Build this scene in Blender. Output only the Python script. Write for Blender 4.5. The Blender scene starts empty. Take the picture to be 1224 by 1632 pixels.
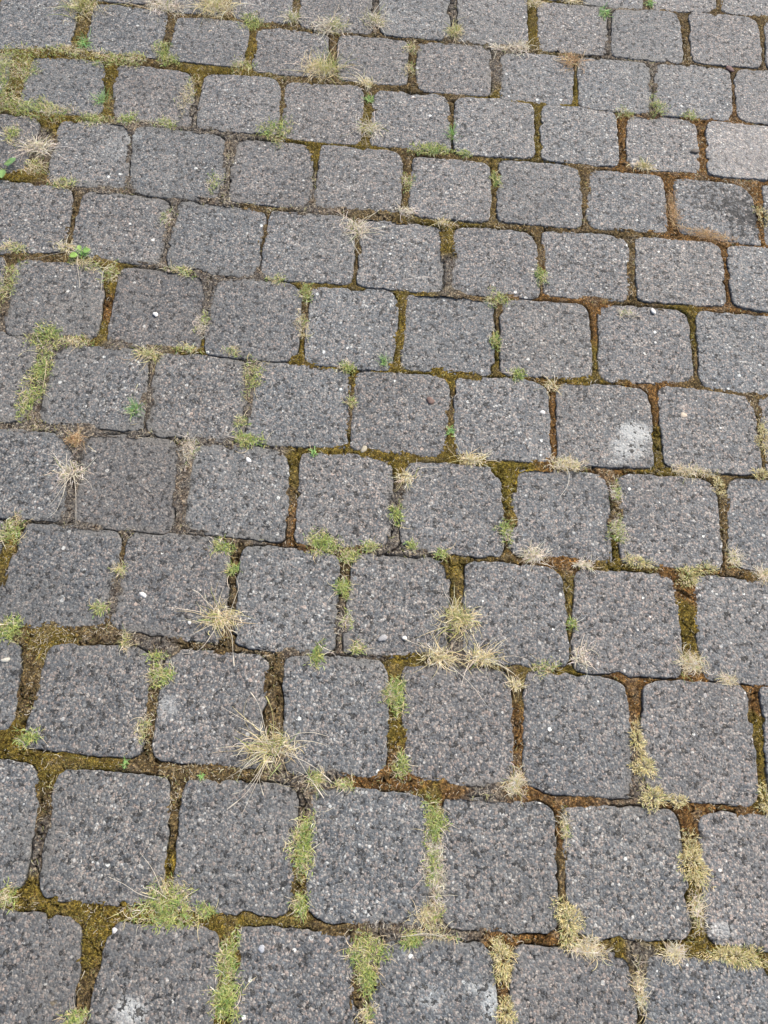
import bpy, math, random
import numpy as np

# ------------------------------------------------------------------ camera, sky, sun, exposure
scene = bpy.context.scene
col = scene.collection
from mathutils import Matrix, Vector

CAM_H = 1.4          # metres above the stones
TILT = 1.14           # radians below the horizon
ROLL = -0.13
cd = bpy.data.cameras.new('camera')
cd.sensor_fit = 'VERTICAL'
cd.sensor_height = 36.0
cd.lens = 36.0 * 1300.0 / 1632.0
cd.clip_start = 0.02
cd.clip_end = 500
cam = bpy.data.objects.new('camera', cd)
col.objects.link(cam)
_R = Vector((1, 0, 0)); _D = Vector((0, -math.sin(TILT), -math.cos(TILT))); _F = Vector((0, math.cos(TILT), -math.sin(TILT)))
_c, _s = math.cos(ROLL), math.sin(ROLL)
_right = _R * _c + _D * _s
_up = _R * _s - _D * _c
_back = -_F
cam.matrix_world = Matrix(((_right.x, _up.x, _back.x, 0), (_right.y, _up.y, _back.y, 0), (_right.z, _up.z, _back.z, CAM_H), (0, 0, 0, 1)))
scene.camera = cam

SUN_EL, SUN_AZ = math.radians(52), math.radians(38)      # azimuth from +Y towards +X
w = bpy.data.worlds.new('World'); scene.world = w; w.use_nodes = True
nt = w.node_tree; nt.nodes.clear()
sky = nt.nodes.new('ShaderNodeTexSky'); sky.sky_type = 'NISHITA'; sky.sun_disc = False
sky.sun_elevation = SUN_EL; sky.sun_rotation = SUN_AZ
sky.air_density = 1.0; sky.dust_density = 5.0; sky.ozone_density = 1.0
bg = nt.nodes.new('ShaderNodeBackground'); bg.inputs['Strength'].default_value = 0.115
out = nt.nodes.new('ShaderNodeOutputWorld')
nt.links.new(sky.outputs[0], bg.inputs['Color']); nt.links.new(bg.outputs[0], out.inputs['Surface'])
ld = bpy.data.lights.new('sun', 'SUN'); ld.energy = 1.45; ld.angle = math.radians(35); ld.color = (1.0, 0.95, 0.88)
sun = bpy.data.objects.new('sun', ld); col.objects.link(sun)
sv = Vector((math.sin(SUN_AZ) * math.cos(SUN_EL), math.cos(SUN_AZ) * math.cos(SUN_EL), math.sin(SUN_EL)))
sun.rotation_euler = sv.to_track_quat('Z', 'Y').to_euler()
sun.location = sv * 20
vs = scene.view_settings
vs.view_transform = 'Standard'; vs.look = 'None'; vs.exposure = 1.17; vs.gamma = 1.0; vs.use_curve_mapping = False

# ------------------------------------------------------------------ data (metres on the ground, x right, y away)
STONES = [
    ([0.1567, 2.3977, 0.3363, 2.4099, 0.3432, 2.2238, 0.1765, 2.2111], 1.0823, 1.0),
    ([0.354, 2.4079, 0.5133, 2.4243, 0.5173, 2.2194, 0.3536, 2.2153], 1.0964, 1.0),
    ([0.5523, 2.4268, 0.7202, 2.4505, 0.717, 2.2543, 0.5413, 2.2268], 1.112, 1.0),
    ([0.7415, 2.4492, 0.907, 2.4695, 0.9072, 2.2687, 0.7308, 2.2544], 1.1267, 1.0),
    ([-0.974, 2.1455, -0.8057, 2.1592, -0.7598, 1.9874, -0.9112, 1.9744], 0.9878, 1.316),
    ([-0.7788, 2.1595, -0.6215, 2.1654, -0.5766, 1.9767, -0.7314, 1.9705], 1.003, 1.209),
    ([-0.5912, 2.1663, -0.432, 2.1832, -0.397, 1.9827, -0.5528, 1.9715], 1.0182, 1.1026),
    ([-0.4041, 2.1783, -0.2206, 2.2001, -0.1902, 1.9841, -0.3772, 1.9717], 1.0342, 1.0),
    ([-0.1961, 2.1945, -0.0104, 2.206, 0.0106, 1.999, -0.1705, 1.983], 1.0512, 1.0),
    ([0.0164, 2.2115, 0.1999, 2.2224, 0.2144, 2.0095, 0.0321, 1.9959], 1.0682, 1.0),
    ([0.2315, 2.1997, 0.4184, 2.2086, 0.4191, 2.02, 0.2424, 2.0051], 1.0853, 1.0),
    ([0.4354, 2.2042, 0.6133, 2.2321, 0.6195, 2.0247, 0.4306, 2.0173], 1.1014, 1.0),
    ([0.6441, 2.2331, 0.83, 2.2493, 0.8281, 2.0455, 0.6429, 2.0341], 1.1186, 1.0),
    ([0.8483, 2.2425, 1.027, 2.2625, 1.0203, 2.0532, 0.8411, 2.0431], 1.1345, 1.0),
    ([-1.1421, 1.9538, -0.9515, 1.9674, -0.9181, 1.7904, -1.0988, 1.7481], 0.9669, 1.4457),
    ([-0.9046, 1.9619, -0.715, 1.97, -0.7039, 1.7924, -0.8788, 1.784], 0.9865, 1.3079),
    ([-0.6848, 1.9513, -0.5033, 1.9677, -0.4915, 1.7963, -0.6794, 1.7878], 1.0043, 1.1821),
    ([-0.4819, 1.9572, -0.3006, 1.9587, -0.2809, 1.8044, -0.4663, 1.7872], 1.0219, 1.0),
    ([-0.2738, 1.9641, -0.0947, 1.9749, -0.0804, 1.8104, -0.2533, 1.7981], 1.0397, 1.0),
    ([-0.0692, 1.9799, 0.1189, 1.9924, 0.1274, 1.8087, -0.057, 1.7966], 1.0571, 1.0),
    ([0.1444, 1.9755, 0.3342, 2.0003, 0.3348, 1.816, 0.1514, 1.8019], 1.075, 1.0),
    ([0.344, 1.9974, 0.5305, 2.0093, 0.5318, 1.8212, 0.3506, 1.8144], 1.0919, 1.0),
    ([0.547, 2.0149, 0.7414, 2.0306, 0.7394, 1.8372, 0.5397, 1.8226], 1.109, 1.0),
    ([0.7545, 2.0283, 0.9541, 2.0521, 0.9435, 1.8525, 0.752, 1.8373], 1.1266, 1.0),
    ([-1.2362, 1.7413, -1.047, 1.7412, -1.0257, 1.6045, -1.1967, 1.5852], 0.9502, 1.5438),
    ([-1.0034, 1.7405, -0.8247, 1.7567, -0.784, 1.568, -0.9746, 1.5559], 0.97, 1.4029),
    ([-0.7922, 1.7516, -0.604, 1.758, -0.5719, 1.5754, -0.7619, 1.5636], 0.9892, 1.2679),
    ([-0.5762, 1.7588, -0.3923, 1.7758, -0.366, 1.5795, -0.5605, 1.5712], 1.0886, 1.1364),
    ([-0.3749, 1.7655, -0.1873, 1.7852, -0.1693, 1.5882, -0.3565, 1.577], 1.026, 1.0),
    ([-0.1584, 1.7794, 0.0247, 1.7959, 0.0457, 1.6021, -0.1455, 1.5903], 1.0451, 1.0),
    ([0.0424, 1.7903, 0.2342, 1.8128, 0.247, 1.6155, 0.0552, 1.5975], 1.1483, 1.0),
    ([0.2581, 1.8038, 0.4404, 1.8176, 0.4509, 1.625, 0.2636, 1.6163], 1.0817, 1.0),
    ([0.4718, 1.8078, 0.6455, 1.8244, 0.6468, 1.6414, 0.4721, 1.6246], 1.0998, 1.0),
    ([0.6723, 1.8249, 0.8691, 1.8367, 0.8652, 1.6553, 0.6632, 1.6339], 1.5094, 1.0),
    ([-1.1149, 1.5213, -0.9166, 1.5413, -0.9023, 1.3671, -1.0826, 1.3427], 0.8846, 1.5129),
    ([-0.8762, 1.5404, -0.7094, 1.5565, -0.6703, 1.354, -0.8488, 1.3455], 0.9726, 1.3624),
    ([-0.7041, 1.5533, -0.4806, 1.5609, -0.4553, 1.3553, -0.6625, 1.3457], 0.9913, 1.2305),
    ([-0.4614, 1.554, -0.2785, 1.5665, -0.2542, 1.3732, -0.4401, 1.3579], 1.0117, 1.0),
    ([-0.2611, 1.5697, -0.0678, 1.5799, -0.0529, 1.3909, -0.2444, 1.3748], 1.0308, 1.0),
    ([-0.04, 1.5725, 0.1447, 1.5851, 0.1525, 1.3941, -0.0309, 1.3871], 1.0506, 1.0),
    ([0.1634, 1.5989, 0.3558, 1.6106, 0.3651, 1.4135, 0.1706, 1.4047], 1.07, 1.0),
    ([0.383, 1.6032, 0.5565, 1.6135, 0.5637, 1.438, 0.3751, 1.419], 1.089, 1.0),
    ([0.5807, 1.6158, 0.7651, 1.6178, 0.7814, 1.4353, 0.5885, 1.4403], 1.1083, 1.0),
    ([0.7975, 1.6256, 0.972, 1.6298, 0.9725, 1.4432, 0.7899, 1.433], 1.1268, 1.0),
    ([-0.9825, 1.3322, -0.7846, 1.3346, -0.7555, 1.157, -0.9357, 1.1213], 0.9548, 1.4626),
    ([-0.7597, 1.3371, -0.5646, 1.3408, -0.5486, 1.1515, -0.7459, 1.1568], 0.9757, 1.3167),
    ([-0.5482, 1.3437, -0.3499, 1.3479, -0.3355, 1.154, -0.5347, 1.1503], 0.9964, 1.1707),
    ([-0.3413, 1.3476, -0.1508, 1.3598, -0.1307, 1.1689, -0.3315, 1.1546], 1.0164, 1.0),
    ([-0.134, 1.3628, 0.0498, 1.3681, 0.0622, 1.1799, -0.1224, 1.1685], 1.0363, 1.0),
    ([0.075, 1.3743, 0.2579, 1.385, 0.275, 1.201, 0.0771, 1.1824], 1.0567, 1.0),
    ([0.2747, 1.3954, 0.4705, 1.4119, 0.4733, 1.2249, 0.2843, 1.2112], 1.0768, 1.0),
    ([0.4879, 1.413, 0.6835, 1.4237, 0.6876, 1.246, 0.4913, 1.2278], 1.0973, 1.0),
    ([0.701, 1.4267, 0.8918, 1.4365, 0.8896, 1.2494, 0.7014, 1.243], 1.1173, 1.0),
    ([-1.0617, 1.1187, -0.873, 1.1279, -0.8292, 0.9312, -1.0131, 0.9127], 0.936, 1.5671),
    ([-0.8493, 1.1215, -0.6626, 1.1355, -0.627, 0.9461, -0.8167, 0.9284], 0.8906, 1.4167),
    ([-0.6276, 1.1362, -0.4418, 1.1481, -0.4173, 0.9511, -0.6089, 0.9411], 0.9114, 1.2598),
    ([-0.4243, 1.1424, -0.2358, 1.1513, -0.2181, 0.9527, -0.4106, 0.9442], 1.0007, 1.1143),
    ([-0.2167, 1.1511, -0.0311, 1.1696, -0.0209, 0.9619, -0.2042, 0.9549], 1.0218, 1.0),
    ([-0.0145, 1.1672, 0.1758, 1.1813, 0.1868, 0.9834, -0.0054, 0.9736], 1.043, 1.0),
    ([0.1934, 1.1842, 0.3823, 1.1996, 0.3941, 1.0032, 0.2008, 0.9887], 1.0643, 1.0),
    ([0.4043, 1.2067, 0.6004, 1.2197, 0.605, 1.0281, 0.4098, 1.0056], 1.086, 1.0),
    ([0.6212, 1.2214, 0.8186, 1.2328, 0.8156, 1.0217, 0.6205, 1.0211], 1.1075, 1.0),
    ([-0.9495, 0.9326, -0.7449, 0.9338, -0.7139, 0.7346, -0.8955, 0.7183], 0.9378, 1.5271),
    ([-0.7052, 0.9213, -0.5205, 0.9335, -0.4856, 0.7478, -0.6897, 0.7396], 0.9623, 1.3548),
    ([-0.4981, 0.9371, -0.3115, 0.9463, -0.2906, 0.7502, -0.4802, 0.7457], 0.9847, 1.1979),
    ([-0.2981, 0.9437, -0.1021, 0.9574, -0.0891, 0.769, -0.2858, 0.7509], 1.0067, 1.0),
    ([-0.095, 0.9523, 0.0981, 0.967, 0.1054, 0.7782, -0.0828, 0.7685], 1.0284, 1.0),
    ([0.1122, 0.9692, 0.2989, 0.9874, 0.313, 0.7949, 0.121, 0.7847], 1.0507, 1.0),
    ([0.3184, 0.9889, 0.5122, 1.0034, 0.5162, 0.815, 0.3292, 0.7944], 1.0731, 1.0),
    ([0.5307, 1.0094, 0.7273, 1.0212, 0.7339, 0.8315, 0.5388, 0.8183], 1.0959, 1.0),
    ([0.7419, 1.0234, 0.9304, 1.0338, 0.9285, 0.8403, 0.7466, 0.8334], 1.1175, 1.0),
    ([-0.8126, 0.7148, -0.6149, 0.7179, -0.5784, 0.5417, -0.7707, 0.5294], 0.8748, 1.4748),
    ([-0.593, 0.7269, -0.4066, 0.7408, -0.3823, 0.5431, -0.5699, 0.5404], 0.897, 1.3074),
    ([-0.3826, 0.7374, -0.199, 0.7466, -0.1729, 0.5563, -0.3656, 0.5517], 0.9885, 1.1398),
    ([-0.1734, 0.7476, 0.0046, 0.7601, 0.0203, 0.5709, -0.1554, 0.5562], 1.0119, 1.0),
    ([0.0309, 0.757, 0.2099, 0.7709, 0.2341, 0.582, 0.0352, 0.5743], 1.0352, 1.0),
    ([0.2444, 0.7746, 0.425, 0.7887, 0.4363, 0.6015, 0.2429, 0.5946], 1.0592, 1.0),
    ([0.4499, 0.7923, 0.6384, 0.806, 0.6452, 0.618, 0.4528, 0.6013], 1.0828, 1.0),
    ([0.6639, 0.8154, 0.8576, 0.8255, 0.8486, 0.6324, 0.6598, 0.6238], 1.1065, 1.0),
    ([-0.8724, 0.5288, -0.6879, 0.5388, -0.6602, 0.3355, -0.8321, 0.3236], 0.9201, 1.584),
    ([-0.6467, 0.5256, -0.4709, 0.5393, -0.4531, 0.3522, -0.6567, 0.3349], 0.879, 1.4083),
    ([-0.456, 0.5402, -0.2726, 0.5473, -0.2473, 0.3526, -0.4484, 0.3551], 0.9698, 1.2364),
    ([-0.2515, 0.5402, -0.0681, 0.5498, -0.0547, 0.3603, -0.2306, 0.3515], 0.9943, 1.0),
    ([-0.0452, 0.553, 0.1312, 0.5627, 0.1434, 0.3799, -0.0403, 0.36], 1.0185, 1.0),
    ([0.1613, 0.5657, 0.34, 0.5781, 0.3585, 0.3915, 0.1723, 0.3792], 1.044, 1.0),
    ([0.367, 0.5782, 0.5554, 0.5931, 0.5603, 0.4001, 0.3653, 0.3856], 1.0684, 1.0),
    ([0.585, 0.5972, 0.7749, 0.6085, 0.7792, 0.412, 0.5973, 0.4016], 1.0948, 1.0),
    ([-0.8045, 0.3051, -0.5875, 0.3163, -0.5597, 0.1638, -0.7689, 0.1451], 0.9164, 1.5712),
    ([-0.5389, 0.3139, -0.3654, 0.3305, -0.3424, 0.147, -0.5379, 0.1403], 0.9461, 1.3614),
    ([-0.3405, 0.3316, -0.1654, 0.3437, -0.1447, 0.158, -0.3274, 0.1489], 0.9724, 1.1781),
    ([-0.1407, 0.347, 0.04, 0.3621, 0.0595, 0.1686, -0.1048, 0.155], 0.9993, 1.0),
    ([0.066, 0.3566, 0.2548, 0.3726, 0.2715, 0.1781, 0.0868, 0.167], 1.0257, 1.0),
    ([0.2813, 0.3739, 0.4598, 0.3828, 0.4752, 0.1835, 0.2883, 0.1772], 1.052, 1.0),
    ([0.4898, 0.3834, 0.6722, 0.4029, 0.6835, 0.1984, 0.4889, 0.1892], 1.0783, 1.0),
    ([0.7006, 0.4089, 0.8904, 0.4225, 0.8864, 0.2134, 0.6995, 0.2013], 1.1049, 1.0),
    ([-0.6787, 0.1121, -0.4961, 0.1173, -0.4714, -0.0643, -0.6421, -0.0731], 0.9146, 1.5362),
    ([-0.4701, 0.1127, -0.2869, 0.1258, -0.2598, -0.0646, -0.446, -0.0718], 0.9427, 1.3379),
    ([-0.2638, 0.1238, -0.0799, 0.136, -0.0618, -0.0527, -0.2432, -0.0653], 0.9709, 1.1412),
    ([-0.0598, 0.1395, 0.1333, 0.1487, 0.1487, -0.0437, -0.0381, -0.0551], 0.9997, 1.0),
    ([0.155, 0.1495, 0.3378, 0.1613, 0.3526, -0.0287, 0.1691, -0.0431], 1.0282, 1.0),
    ([0.3566, 0.1587, 0.5441, 0.1769, 0.5604, -0.0142, 0.3663, -0.0289], 1.0559, 1.0),
    ([0.5806, 0.1765, 0.7785, 0.1919, 0.782, -0.0094, 0.5839, -0.0149], 1.0861, 1.0),
    ([-0.5463, -0.1002, -0.3716, -0.09, -0.3464, -0.2673, -0.5143, -0.2767], 0.9156, 1.4752),
    ([-0.3295, -0.0936, -0.1643, -0.0829, -0.1478, -0.2531, -0.3272, -0.2652], 0.9458, 1.265),
    ([-0.1368, -0.0763, 0.0437, -0.0656, 0.0637, -0.2376, -0.1185, -0.2499], 0.9766, 1.0),
    ([0.0774, -0.0651, 0.2466, -0.0524, 0.2757, -0.222, 0.0781, -0.236], 1.0071, 1.0),
    ([0.2843, -0.0515, 0.4678, -0.044, 0.478, -0.2138, 0.2832, -0.2243], 1.0375, 1.0),
    ([0.4872, -0.0452, 0.6789, -0.0309, 0.6894, -0.2, 0.4882, -0.2104], 1.0675, 1.0),
    ([0.6945, -0.0317, 0.8869, -0.0183, 0.8923, -0.188, 0.7006, -0.1988], 1.0974, 1.0),
]
EXTRA = [
    [-0.0328, 2.3811, 0.1469, 2.3933, 0.1538, 2.2071, -0.0129, 2.1945],
    [-0.2223, 2.3644, -0.0426, 2.3767, -0.0357, 2.1905, -0.2024, 2.1779],
    [-0.4117, 2.3478, -0.2321, 2.3601, -0.2252, 2.1739, -0.3919, 2.1613],
    [-0.6012, 2.3312, -0.4216, 2.3434, -0.4147, 2.1573, -0.5813, 2.1446],
    [0.931, 2.4659, 1.0965, 2.4861, 1.0966, 2.2853, 0.9202, 2.271],
    [1.1205, 2.4825, 1.286, 2.5027, 1.2861, 2.3019, 1.1097, 2.2876],
    [1.3099, 2.4991, 1.4754, 2.5193, 1.4756, 2.3185, 1.2992, 2.3043],
    [1.4994, 2.5157, 1.6649, 2.5359, 1.6651, 2.3351, 1.4887, 2.3209],
    [-1.1736, 2.1362, -1.0054, 2.1499, -0.9594, 1.9781, -1.1108, 1.9651],
    [-1.3733, 2.1269, -1.205, 2.1406, -1.1591, 1.9688, -1.3105, 1.9558],
    [-1.5729, 2.1176, -1.4047, 2.1313, -1.3587, 1.9595, -1.5101, 1.9465],
    [-1.7726, 2.1083, -1.6043, 2.122, -1.5584, 1.9502, -1.7098, 1.9372],
    [1.048, 2.2518, 1.2267, 2.2718, 1.22, 2.0625, 1.0408, 2.0524],
    [1.2476, 2.2611, 1.4263, 2.2811, 1.4196, 2.0718, 1.2404, 2.0617],
    [1.4473, 2.2704, 1.626, 2.2904, 1.6193, 2.0811, 1.4401, 2.071],
    [1.6469, 2.2797, 1.8256, 2.2997, 1.8189, 2.0904, 1.6397, 2.0803],
    [-1.3509, 1.9452, -1.1603, 1.9588, -1.1269, 1.7818, -1.3076, 1.7394],
    [-1.5596, 1.9366, -1.369, 1.9501, -1.3356, 1.7731, -1.5163, 1.7308],
    [-1.7684, 1.928, -1.5777, 1.9415, -1.5443, 1.7645, -1.7251, 1.7222],
    [-1.9771, 1.9193, -1.7865, 1.9329, -1.7531, 1.7559, -1.9338, 1.7136],
    [0.9632, 2.037, 1.1629, 2.0608, 1.1522, 1.8611, 0.9608, 1.8459],
    [1.1719, 2.0456, 1.3716, 2.0694, 1.3609, 1.8698, 1.1695, 1.8546],
    [1.3807, 2.0542, 1.5804, 2.078, 1.5697, 1.8784, 1.3783, 1.8632],
    [1.5894, 2.0628, 1.7891, 2.0867, 1.7784, 1.887, 1.587, 1.8718],
    [-1.4467, 1.7335, -1.2574, 1.7334, -1.2361, 1.5968, -1.4071, 1.5775],
    [-1.6571, 1.7258, -1.4679, 1.7257, -1.4466, 1.589, -1.6175, 1.5697],
    [-1.8675, 1.718, -1.6783, 1.7179, -1.657, 1.5813, -1.828, 1.562],
    [-2.078, 1.7103, -1.8887, 1.7102, -1.8674, 1.5735, -2.0384, 1.5542],
    [0.8828, 1.8327, 1.0795, 1.8444, 1.0757, 1.6631, 0.8736, 1.6416],
    [1.0932, 1.8404, 1.2899, 1.8522, 1.2861, 1.6708, 1.084, 1.6494],
    [1.3036, 1.8482, 1.5004, 1.8599, 1.4965, 1.6786, 1.2945, 1.6571],
    [1.5141, 1.8559, 1.7108, 1.8677, 1.707, 1.6863, 1.5049, 1.6649],
    [-1.3246, 1.5113, -1.1263, 1.5313, -1.112, 1.3571, -1.2923, 1.3327],
    [-1.5343, 1.5013, -1.336, 1.5213, -1.3217, 1.3471, -1.502, 1.3227],
    [-1.7439, 1.4914, -1.5457, 1.5113, -1.5314, 1.3372, -1.7117, 1.3128],
    [-1.9536, 1.4814, -1.7553, 1.5014, -1.7411, 1.3272, -1.9213, 1.3028],
    [1.0071, 1.6356, 1.1817, 1.6398, 1.1822, 1.4531, 0.9996, 1.4429],
    [1.2168, 1.6456, 1.3914, 1.6498, 1.3919, 1.4631, 1.2093, 1.4529],
    [1.4265, 1.6555, 1.601, 1.6598, 1.6015, 1.4731, 1.4189, 1.4629],
    [1.6362, 1.6655, 1.8107, 1.6697, 1.8112, 1.4831, 1.6286, 1.4729],
    [-1.1901, 1.3194, -0.9922, 1.3217, -0.963, 1.1441, -1.1433, 1.1085],
    [-1.3977, 1.3065, -1.1997, 1.3089, -1.1706, 1.1313, -1.3508, 1.0956],
    [-1.6052, 1.2937, -1.4073, 1.2961, -1.3782, 1.1185, -1.5584, 1.0828],
    [-1.8128, 1.2809, -1.6149, 1.2832, -1.5857, 1.1057, -1.766, 1.07],
    [0.9086, 1.4396, 1.0994, 1.4493, 1.0972, 1.2622, 0.9089, 1.2558],
    [1.1162, 1.4524, 1.307, 1.4622, 1.3047, 1.275, 1.1165, 1.2686],
    [1.3237, 1.4652, 1.5145, 1.475, 1.5123, 1.2879, 1.3241, 1.2815],
    [1.5313, 1.4781, 1.7221, 1.4878, 1.7199, 1.3007, 1.5316, 1.2943],
    [-1.2696, 1.106, -1.0809, 1.1152, -1.0371, 0.9185, -1.221, 0.9],
    [-1.4775, 1.0933, -1.2888, 1.1025, -1.245, 0.9058, -1.4289, 0.8873],
    [-1.6854, 1.0806, -1.4967, 1.0898, -1.4529, 0.8931, -1.6368, 0.8746],
    [-1.8933, 1.0679, -1.7046, 1.0771, -1.6608, 0.8803, -1.8447, 0.8619],
    [0.8291, 1.2341, 1.0265, 1.2455, 1.0235, 1.0344, 0.8285, 1.0338],
    [1.037, 1.2468, 1.2344, 1.2582, 1.2314, 1.0471, 1.0364, 1.0465],
    [1.2449, 1.2595, 1.4423, 1.2709, 1.4393, 1.0598, 1.2443, 1.0592],
    [1.4528, 1.2722, 1.6502, 1.2836, 1.6472, 1.0725, 1.4522, 1.0719],
    [-1.1574, 0.9198, -0.9528, 0.9209, -0.9217, 0.7217, -1.1034, 0.7055],
    [-1.3652, 0.9069, -1.1606, 0.9081, -1.1296, 0.7089, -1.3112, 0.6926],
    [-1.5731, 0.894, -1.3685, 0.8952, -1.3374, 0.696, -1.5191, 0.6798],
    [-1.781, 0.8812, -1.5764, 0.8824, -1.5453, 0.6831, -1.7269, 0.6669],
    [0.9498, 1.0363, 1.1383, 1.0467, 1.1363, 0.8531, 0.9545, 0.8462],
    [1.1577, 1.0492, 1.3461, 1.0595, 1.3442, 0.866, 1.1623, 0.8591],
    [1.3655, 1.062, 1.554, 1.0724, 1.552, 0.8789, 1.3702, 0.872],
    [1.5734, 1.0749, 1.7618, 1.0852, 1.7599, 0.8917, 1.578, 0.8848],
    [-1.02, 0.7008, -0.8223, 0.7039, -0.7858, 0.5277, -0.9781, 0.5154],
    [-1.2274, 0.6867, -1.0297, 0.6898, -0.9932, 0.5137, -1.1854, 0.5013],
    [-1.4348, 0.6727, -1.237, 0.6758, -1.2005, 0.4996, -1.3928, 0.4873],
    [-1.6421, 0.6586, -1.4444, 0.6617, -1.4079, 0.4856, -1.6002, 0.4733],
    [0.8713, 0.8294, 1.065, 0.8396, 1.056, 0.6464, 0.8672, 0.6379],
    [1.0786, 0.8435, 1.2724, 0.8536, 1.2634, 0.6605, 1.0746, 0.6519],
    [1.286, 0.8575, 1.4798, 0.8677, 1.4708, 0.6745, 1.2819, 0.666],
    [1.4934, 0.8716, 1.6871, 0.8817, 1.6781, 0.6885, 1.4893, 0.68],
    [-1.0791, 0.5184, -0.8946, 0.5283, -0.8669, 0.3251, -1.0388, 0.3131],
    [-1.2859, 0.5079, -1.1014, 0.5179, -1.0737, 0.3146, -1.2456, 0.3027],
    [-1.4926, 0.4975, -1.3081, 0.5074, -1.2804, 0.3042, -1.4523, 0.2922],
    [-1.6994, 0.487, -1.5149, 0.497, -1.4872, 0.2937, -1.6591, 0.2818],
    [0.7918, 0.6077, 0.9817, 0.619, 0.986, 0.4224, 0.804, 0.412],
    [0.9985, 0.6181, 1.1884, 0.6294, 1.1927, 0.4329, 1.0108, 0.4225],
    [1.2053, 0.6286, 1.3952, 0.6399, 1.3995, 0.4433, 1.2175, 0.4329],
    [1.412, 0.639, 1.6019, 0.6503, 1.6062, 0.4538, 1.4243, 0.4434],
    [-1.0151, 0.2938, -0.7981, 0.3051, -0.7703, 0.1525, -0.9796, 0.1339],
    [-1.2257, 0.2825, -1.0088, 0.2938, -0.981, 0.1413, -1.1902, 0.1226],
    [-1.4363, 0.2712, -1.2194, 0.2825, -1.1916, 0.13, -1.4008, 0.1113],
    [-1.647, 0.26, -1.43, 0.2712, -1.4022, 0.1187, -1.6114, 0.1],
    [0.9112, 0.4201, 1.101, 0.4338, 1.097, 0.2247, 0.9102, 0.2126],
    [1.1218, 0.4314, 1.3116, 0.445, 1.3076, 0.2359, 1.1208, 0.2239],
    [1.3324, 0.4427, 1.5223, 0.4563, 1.5182, 0.2472, 1.3314, 0.2351],
    [1.5431, 0.454, 1.7329, 0.4676, 1.7289, 0.2585, 1.542, 0.2464],
    [-0.8876, 0.1016, -0.7049, 0.1068, -0.6803, -0.0748, -0.8509, -0.0836],
    [-1.0964, 0.0911, -0.9138, 0.0963, -0.8892, -0.0853, -1.0598, -0.0941],
    [-1.3053, 0.0806, -1.1227, 0.0858, -1.0981, -0.0958, -1.2687, -0.1046],
    [-1.5142, 0.0701, -1.3316, 0.0753, -1.3069, -0.1063, -1.4776, -0.1151],
    [0.7895, 0.187, 0.9874, 0.2024, 0.9908, 0.0011, 0.7928, -0.0044],
    [0.9984, 0.1975, 1.1963, 0.2129, 1.1997, 0.0116, 1.0017, 0.0061],
    [1.2073, 0.208, 1.4052, 0.2234, 1.4086, 0.0221, 1.2106, 0.0166],
    [1.4162, 0.2185, 1.6141, 0.2339, 1.6175, 0.0326, 1.4195, 0.0271],
    [-0.7527, -0.1126, -0.578, -0.1024, -0.5528, -0.2797, -0.7206, -0.2891],
    [-0.9591, -0.125, -0.7844, -0.1148, -0.7592, -0.2921, -0.927, -0.3015],
    [-1.1655, -0.1374, -0.9907, -0.1272, -0.9656, -0.3045, -1.1334, -0.3139],
    [-1.3718, -0.1497, -1.1971, -0.1396, -1.1719, -0.3169, -1.3397, -0.3263],
    [0.9008, -0.0193, 1.0933, -0.0059, 1.0987, -0.1756, 0.9069, -0.1864],
    [1.1072, -0.0069, 1.2996, 0.0065, 1.305, -0.1632, 1.1133, -0.174],
    [1.3136, 0.0055, 1.506, 0.0189, 1.5114, -0.1509, 1.3197, -0.1616],
    [1.52, 0.0179, 1.7124, 0.0313, 1.7178, -0.1385, 1.526, -0.1492],
    [-0.5412, 2.5349, -0.3616, 2.5471, -0.3547, 2.361, -0.5213, 2.3483],
    [-0.3517, 2.5515, -0.1721, 2.5637, -0.1652, 2.3776, -0.3319, 2.3649],
    [-0.1623, 2.5681, 0.0174, 2.5803, 0.0243, 2.3942, -0.1424, 2.3815],
    [0.0272, 2.5847, 0.2069, 2.5969, 0.2138, 2.4108, 0.0471, 2.3981],
    [0.2167, 2.6013, 0.3963, 2.6136, 0.4032, 2.4274, 0.2365, 2.4147],
    [0.414, 2.6116, 0.5733, 2.6279, 0.5773, 2.423, 0.4136, 2.4189],
    [0.6123, 2.6304, 0.7802, 2.6541, 0.777, 2.4579, 0.6013, 2.4305],
    [0.8015, 2.6529, 0.967, 2.6731, 0.9672, 2.4723, 0.7908, 2.4581],
    [0.991, 2.6695, 1.1565, 2.6897, 1.1566, 2.489, 0.9802, 2.4747],
    [1.1805, 2.6861, 1.346, 2.7064, 1.3461, 2.5056, 1.1697, 2.4913],
    [1.3699, 2.7027, 1.5354, 2.723, 1.5356, 2.5222, 1.3592, 2.5079],
    [1.5594, 2.7194, 1.7249, 2.7396, 1.7251, 2.5388, 1.5487, 2.5245],
    [-0.6012, 2.7385, -0.4216, 2.7507, -0.4147, 2.5646, -0.5813, 2.5519],
    [-0.4117, 2.7551, -0.2321, 2.7674, -0.2252, 2.5812, -0.3919, 2.5686],
    [-0.2223, 2.7717, -0.0426, 2.784, -0.0357, 2.5978, -0.2024, 2.5852],
    [-0.0328, 2.7884, 0.1469, 2.8006, 0.1538, 2.6145, -0.0129, 2.6018],
    [0.1567, 2.805, 0.3363, 2.8172, 0.3432, 2.6311, 0.1765, 2.6184],
    [0.354, 2.8153, 0.5133, 2.8316, 0.5173, 2.6267, 0.3536, 2.6226],
    [0.5523, 2.8341, 0.7202, 2.8578, 0.717, 2.6616, 0.5413, 2.6341],
    [0.7415, 2.8565, 0.907, 2.8768, 0.9072, 2.676, 0.7308, 2.6617],
    [0.931, 2.8732, 1.0965, 2.8934, 1.0966, 2.6926, 0.9202, 2.6783],
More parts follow.
